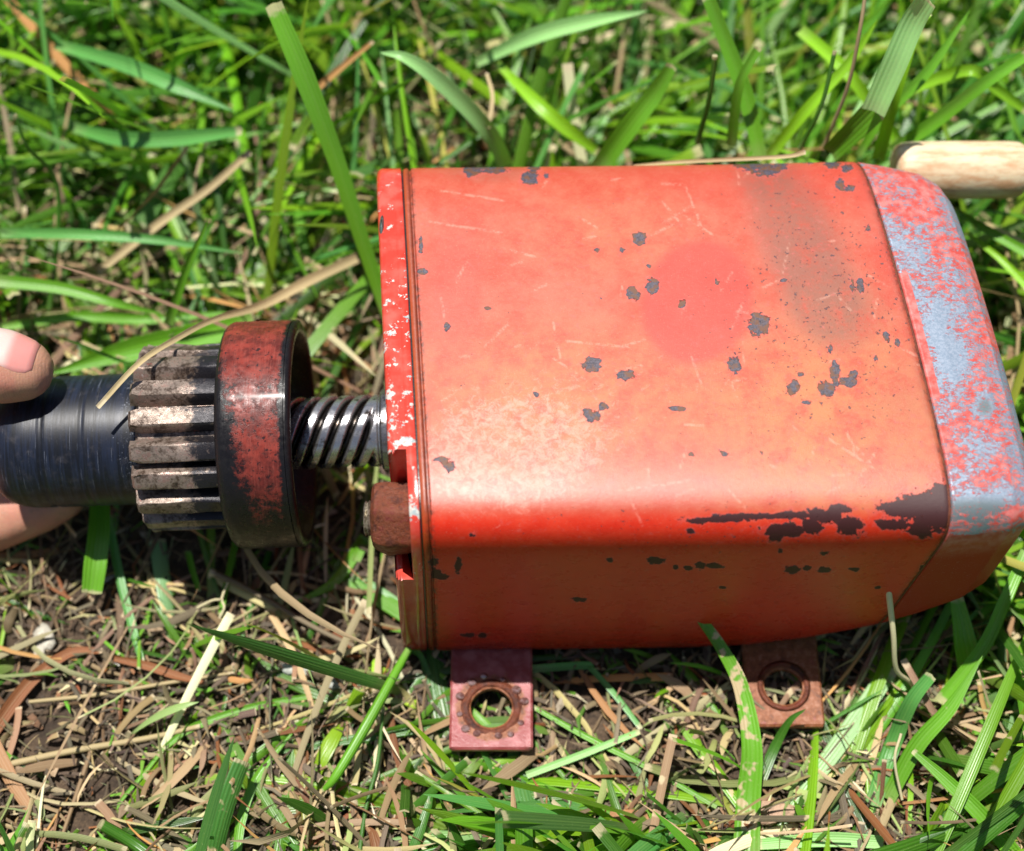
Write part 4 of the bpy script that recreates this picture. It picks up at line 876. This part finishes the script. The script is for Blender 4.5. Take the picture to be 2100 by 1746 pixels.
g3 = lawn('dead_grass', 8500, REG, (1.0, 5.2), (.03, .17), (62, 88), (-25, 40), ['straw', 'pale', 'tan', 'grey', 'orange', 'rustb', (.30, .34, .12)], [4.5, .7, 4, 2.5, .6, .9, 3], M['dry'], seed=8, z0=.05, m=6, dens=dens_dead, flatz=1.3)
setp(g3, 'dead beige grass thatch lying flat between the green blades', 'dead grass', kind='stuff')
g5 = lawn('dry_blades', 1500, REG, (3.5, 9.0), (.06, .20), (45, 86), (-10, 40), ['straw', 'pale', 'tan', 'orange', 'yellow'], [5, 1.2, 3, .8, 1.5], M['dry'], seed=41, z0=-.05, m=8, dens=lambda x, y: np.where(y > 5, 1.0, .45))
setp(g5, 'long dry blades threaded through the green lawn', 'dead grass', kind='stuff')
def flakes(name, n, palette, pw, size, seed, zr, label, reg=REG, el=(1.2, 3)):
    R = np.random.default_rng(seed); x = R.uniform(reg[0], reg[1], n); y = R.uniform(reg[2], reg[3], n); P = np.stack([x, y, R.uniform(*zr, n)], 1)
    ok = ~forbidden(P + [0, 0, .0]); P = P[ok]; n = len(P); k = 7
    a = np.sort(R.uniform(0, 2 * math.pi, (n, k)), axis=1); rad = R.uniform(.6, 1.0, (n, k)); sz = R.uniform(*size, n)[:, None]; e_ = R.uniform(*el, n)[:, None]
    lx = np.cos(a) * rad * sz * e_; ly = np.sin(a) * rad * sz; az = R.uniform(0, 6.28, n)[:, None]
    X = lx * np.cos(az) - ly * np.sin(az); Y = lx * np.sin(az) + ly * np.cos(az); tl = R.normal(0, .35, (n, 2)); Z = X * tl[:, :1] + Y * tl[:, 1:]
    top = np.stack([X, Y, Z + .05 * sz], -1) + P[:, None]; bot = top - np.array([0, 0, 1.0]) * (.16 * sz)[..., None]
    mid = P[:, None] + np.array([0, 0, 1.0]) * (.25 * sz)[..., None]
    V = np.concatenate([top, bot, mid], 1).reshape(-1, 3); F = []; q = 2 * k + 1
    for b in range(n):
        o = b * q
        for j in range(k): j2 = (j + 1) % k; F.append((o + j, o + j2, o + 2 * k)); F.append((o + j, o + k + j, o + k + j2, o + j2))
    pal = np.array([GREENS.get(c, c) if isinstance(c, str) else c for c in palette]); ci = R.choice(len(pal), n, p=np.array(pw) / sum(pw))
    col = np.repeat((pal[ci] * R.uniform(.6, 1.2, (n, 1)))[:, None], q, 1).reshape(-1, 3)
    o = mesh(name, V, F, M['litter'], None, dict(col=np.clip(col, .01, .85)), smooth=False); setp(o, label, 'litter', kind='stuff')
flakes('leaf_litter', 3000, [(.40, .28, .17), (.24, .12, .06), (.55, .46, .33), (.10, .07, .05), (.36, .16, .07), (.70, .66, .58)], [4, 4, 2, 6, 1.5, .25], (.04, .15), 31, (.0, .25), 'brown and beige leaf and bark crumbs on the soil')
flakes('soil_crumbs', 9000, [(.05, .035, .025), (.12, .08, .05), (.2, .14, .09)], [4, 4, 2], (.03, .10), 33, (-.05, .15), 'dark soil crumbs under the grass', el=(1, 1.4))
# bigger single pieces of litter
for (pxx, pyy, r_, c_, lb) in [(88, 1320, (.26, .45, .12), (.60, .56, .46), 'large white flake on the soil at the left below the hand'), (610, 1370, (.36, .22, .12), (.60, .64, .56), 'white crumpled flake on the soil left of the front plate'),
                              (690, 1400, (.2, .17, .1), (.52, .54, .48), 'small white flake just right of the crumpled one'), (1290, 1690, (.55, .36, .14), (.52, .26, .12), 'brown and orange bark chip at the bottom centre'),
                              (1590, 1660, (.5, .3, .12), (.55, .36, .24), 'pale orange-edged chip right of the tall blotched blade'), (845, 1445, (.14, .12, .1), (.42, .62, .04), 'bright yellow-green leaf bit left of the left tab'),
                              (770, 1375, (.2, .26, .1), (.36, .66, .03), 'bright lime leaf bit at the foot of the front plate'), (760, 330, (.6, .3, .14), (.60, .46, .30), 'beige chip of wood behind the front plate'), (460, 555, (.5, .3, .14), (.55, .42, .28), 'tan chip in the grass left of the collar')]:
    p = zpt(pxx, pyy, .25); th = np.linspace(0, 2 * math.pi, 14, endpoint=False); rr = 1 + .25 * RG.normal(size=14)
    top = np.stack([p[0] + r_[0] * rr * np.cos(th), p[1] + r_[1] * rr * np.sin(th), p[2] + .12 * RG.random(14)], 1); inn = p + (top - p) * .5 + np.array([0, 0, .07]); bot = top - [0, 0, .1]
    V = np.vstack([bot, top, inn]); F = grid_faces(3, 14).tolist() + [list(range(28, 42))[::-1]]
    o = mesh('litter_flake', V, F, M['litter'], None, dict(col=np.tile(np.array(c_), (42, 1)) * (.75 + .25 * RG.random((42, 1))))); setp(o, lb, 'litter')
print('tris', sum(len(m.polygons) for m in bpy.data.meshes))
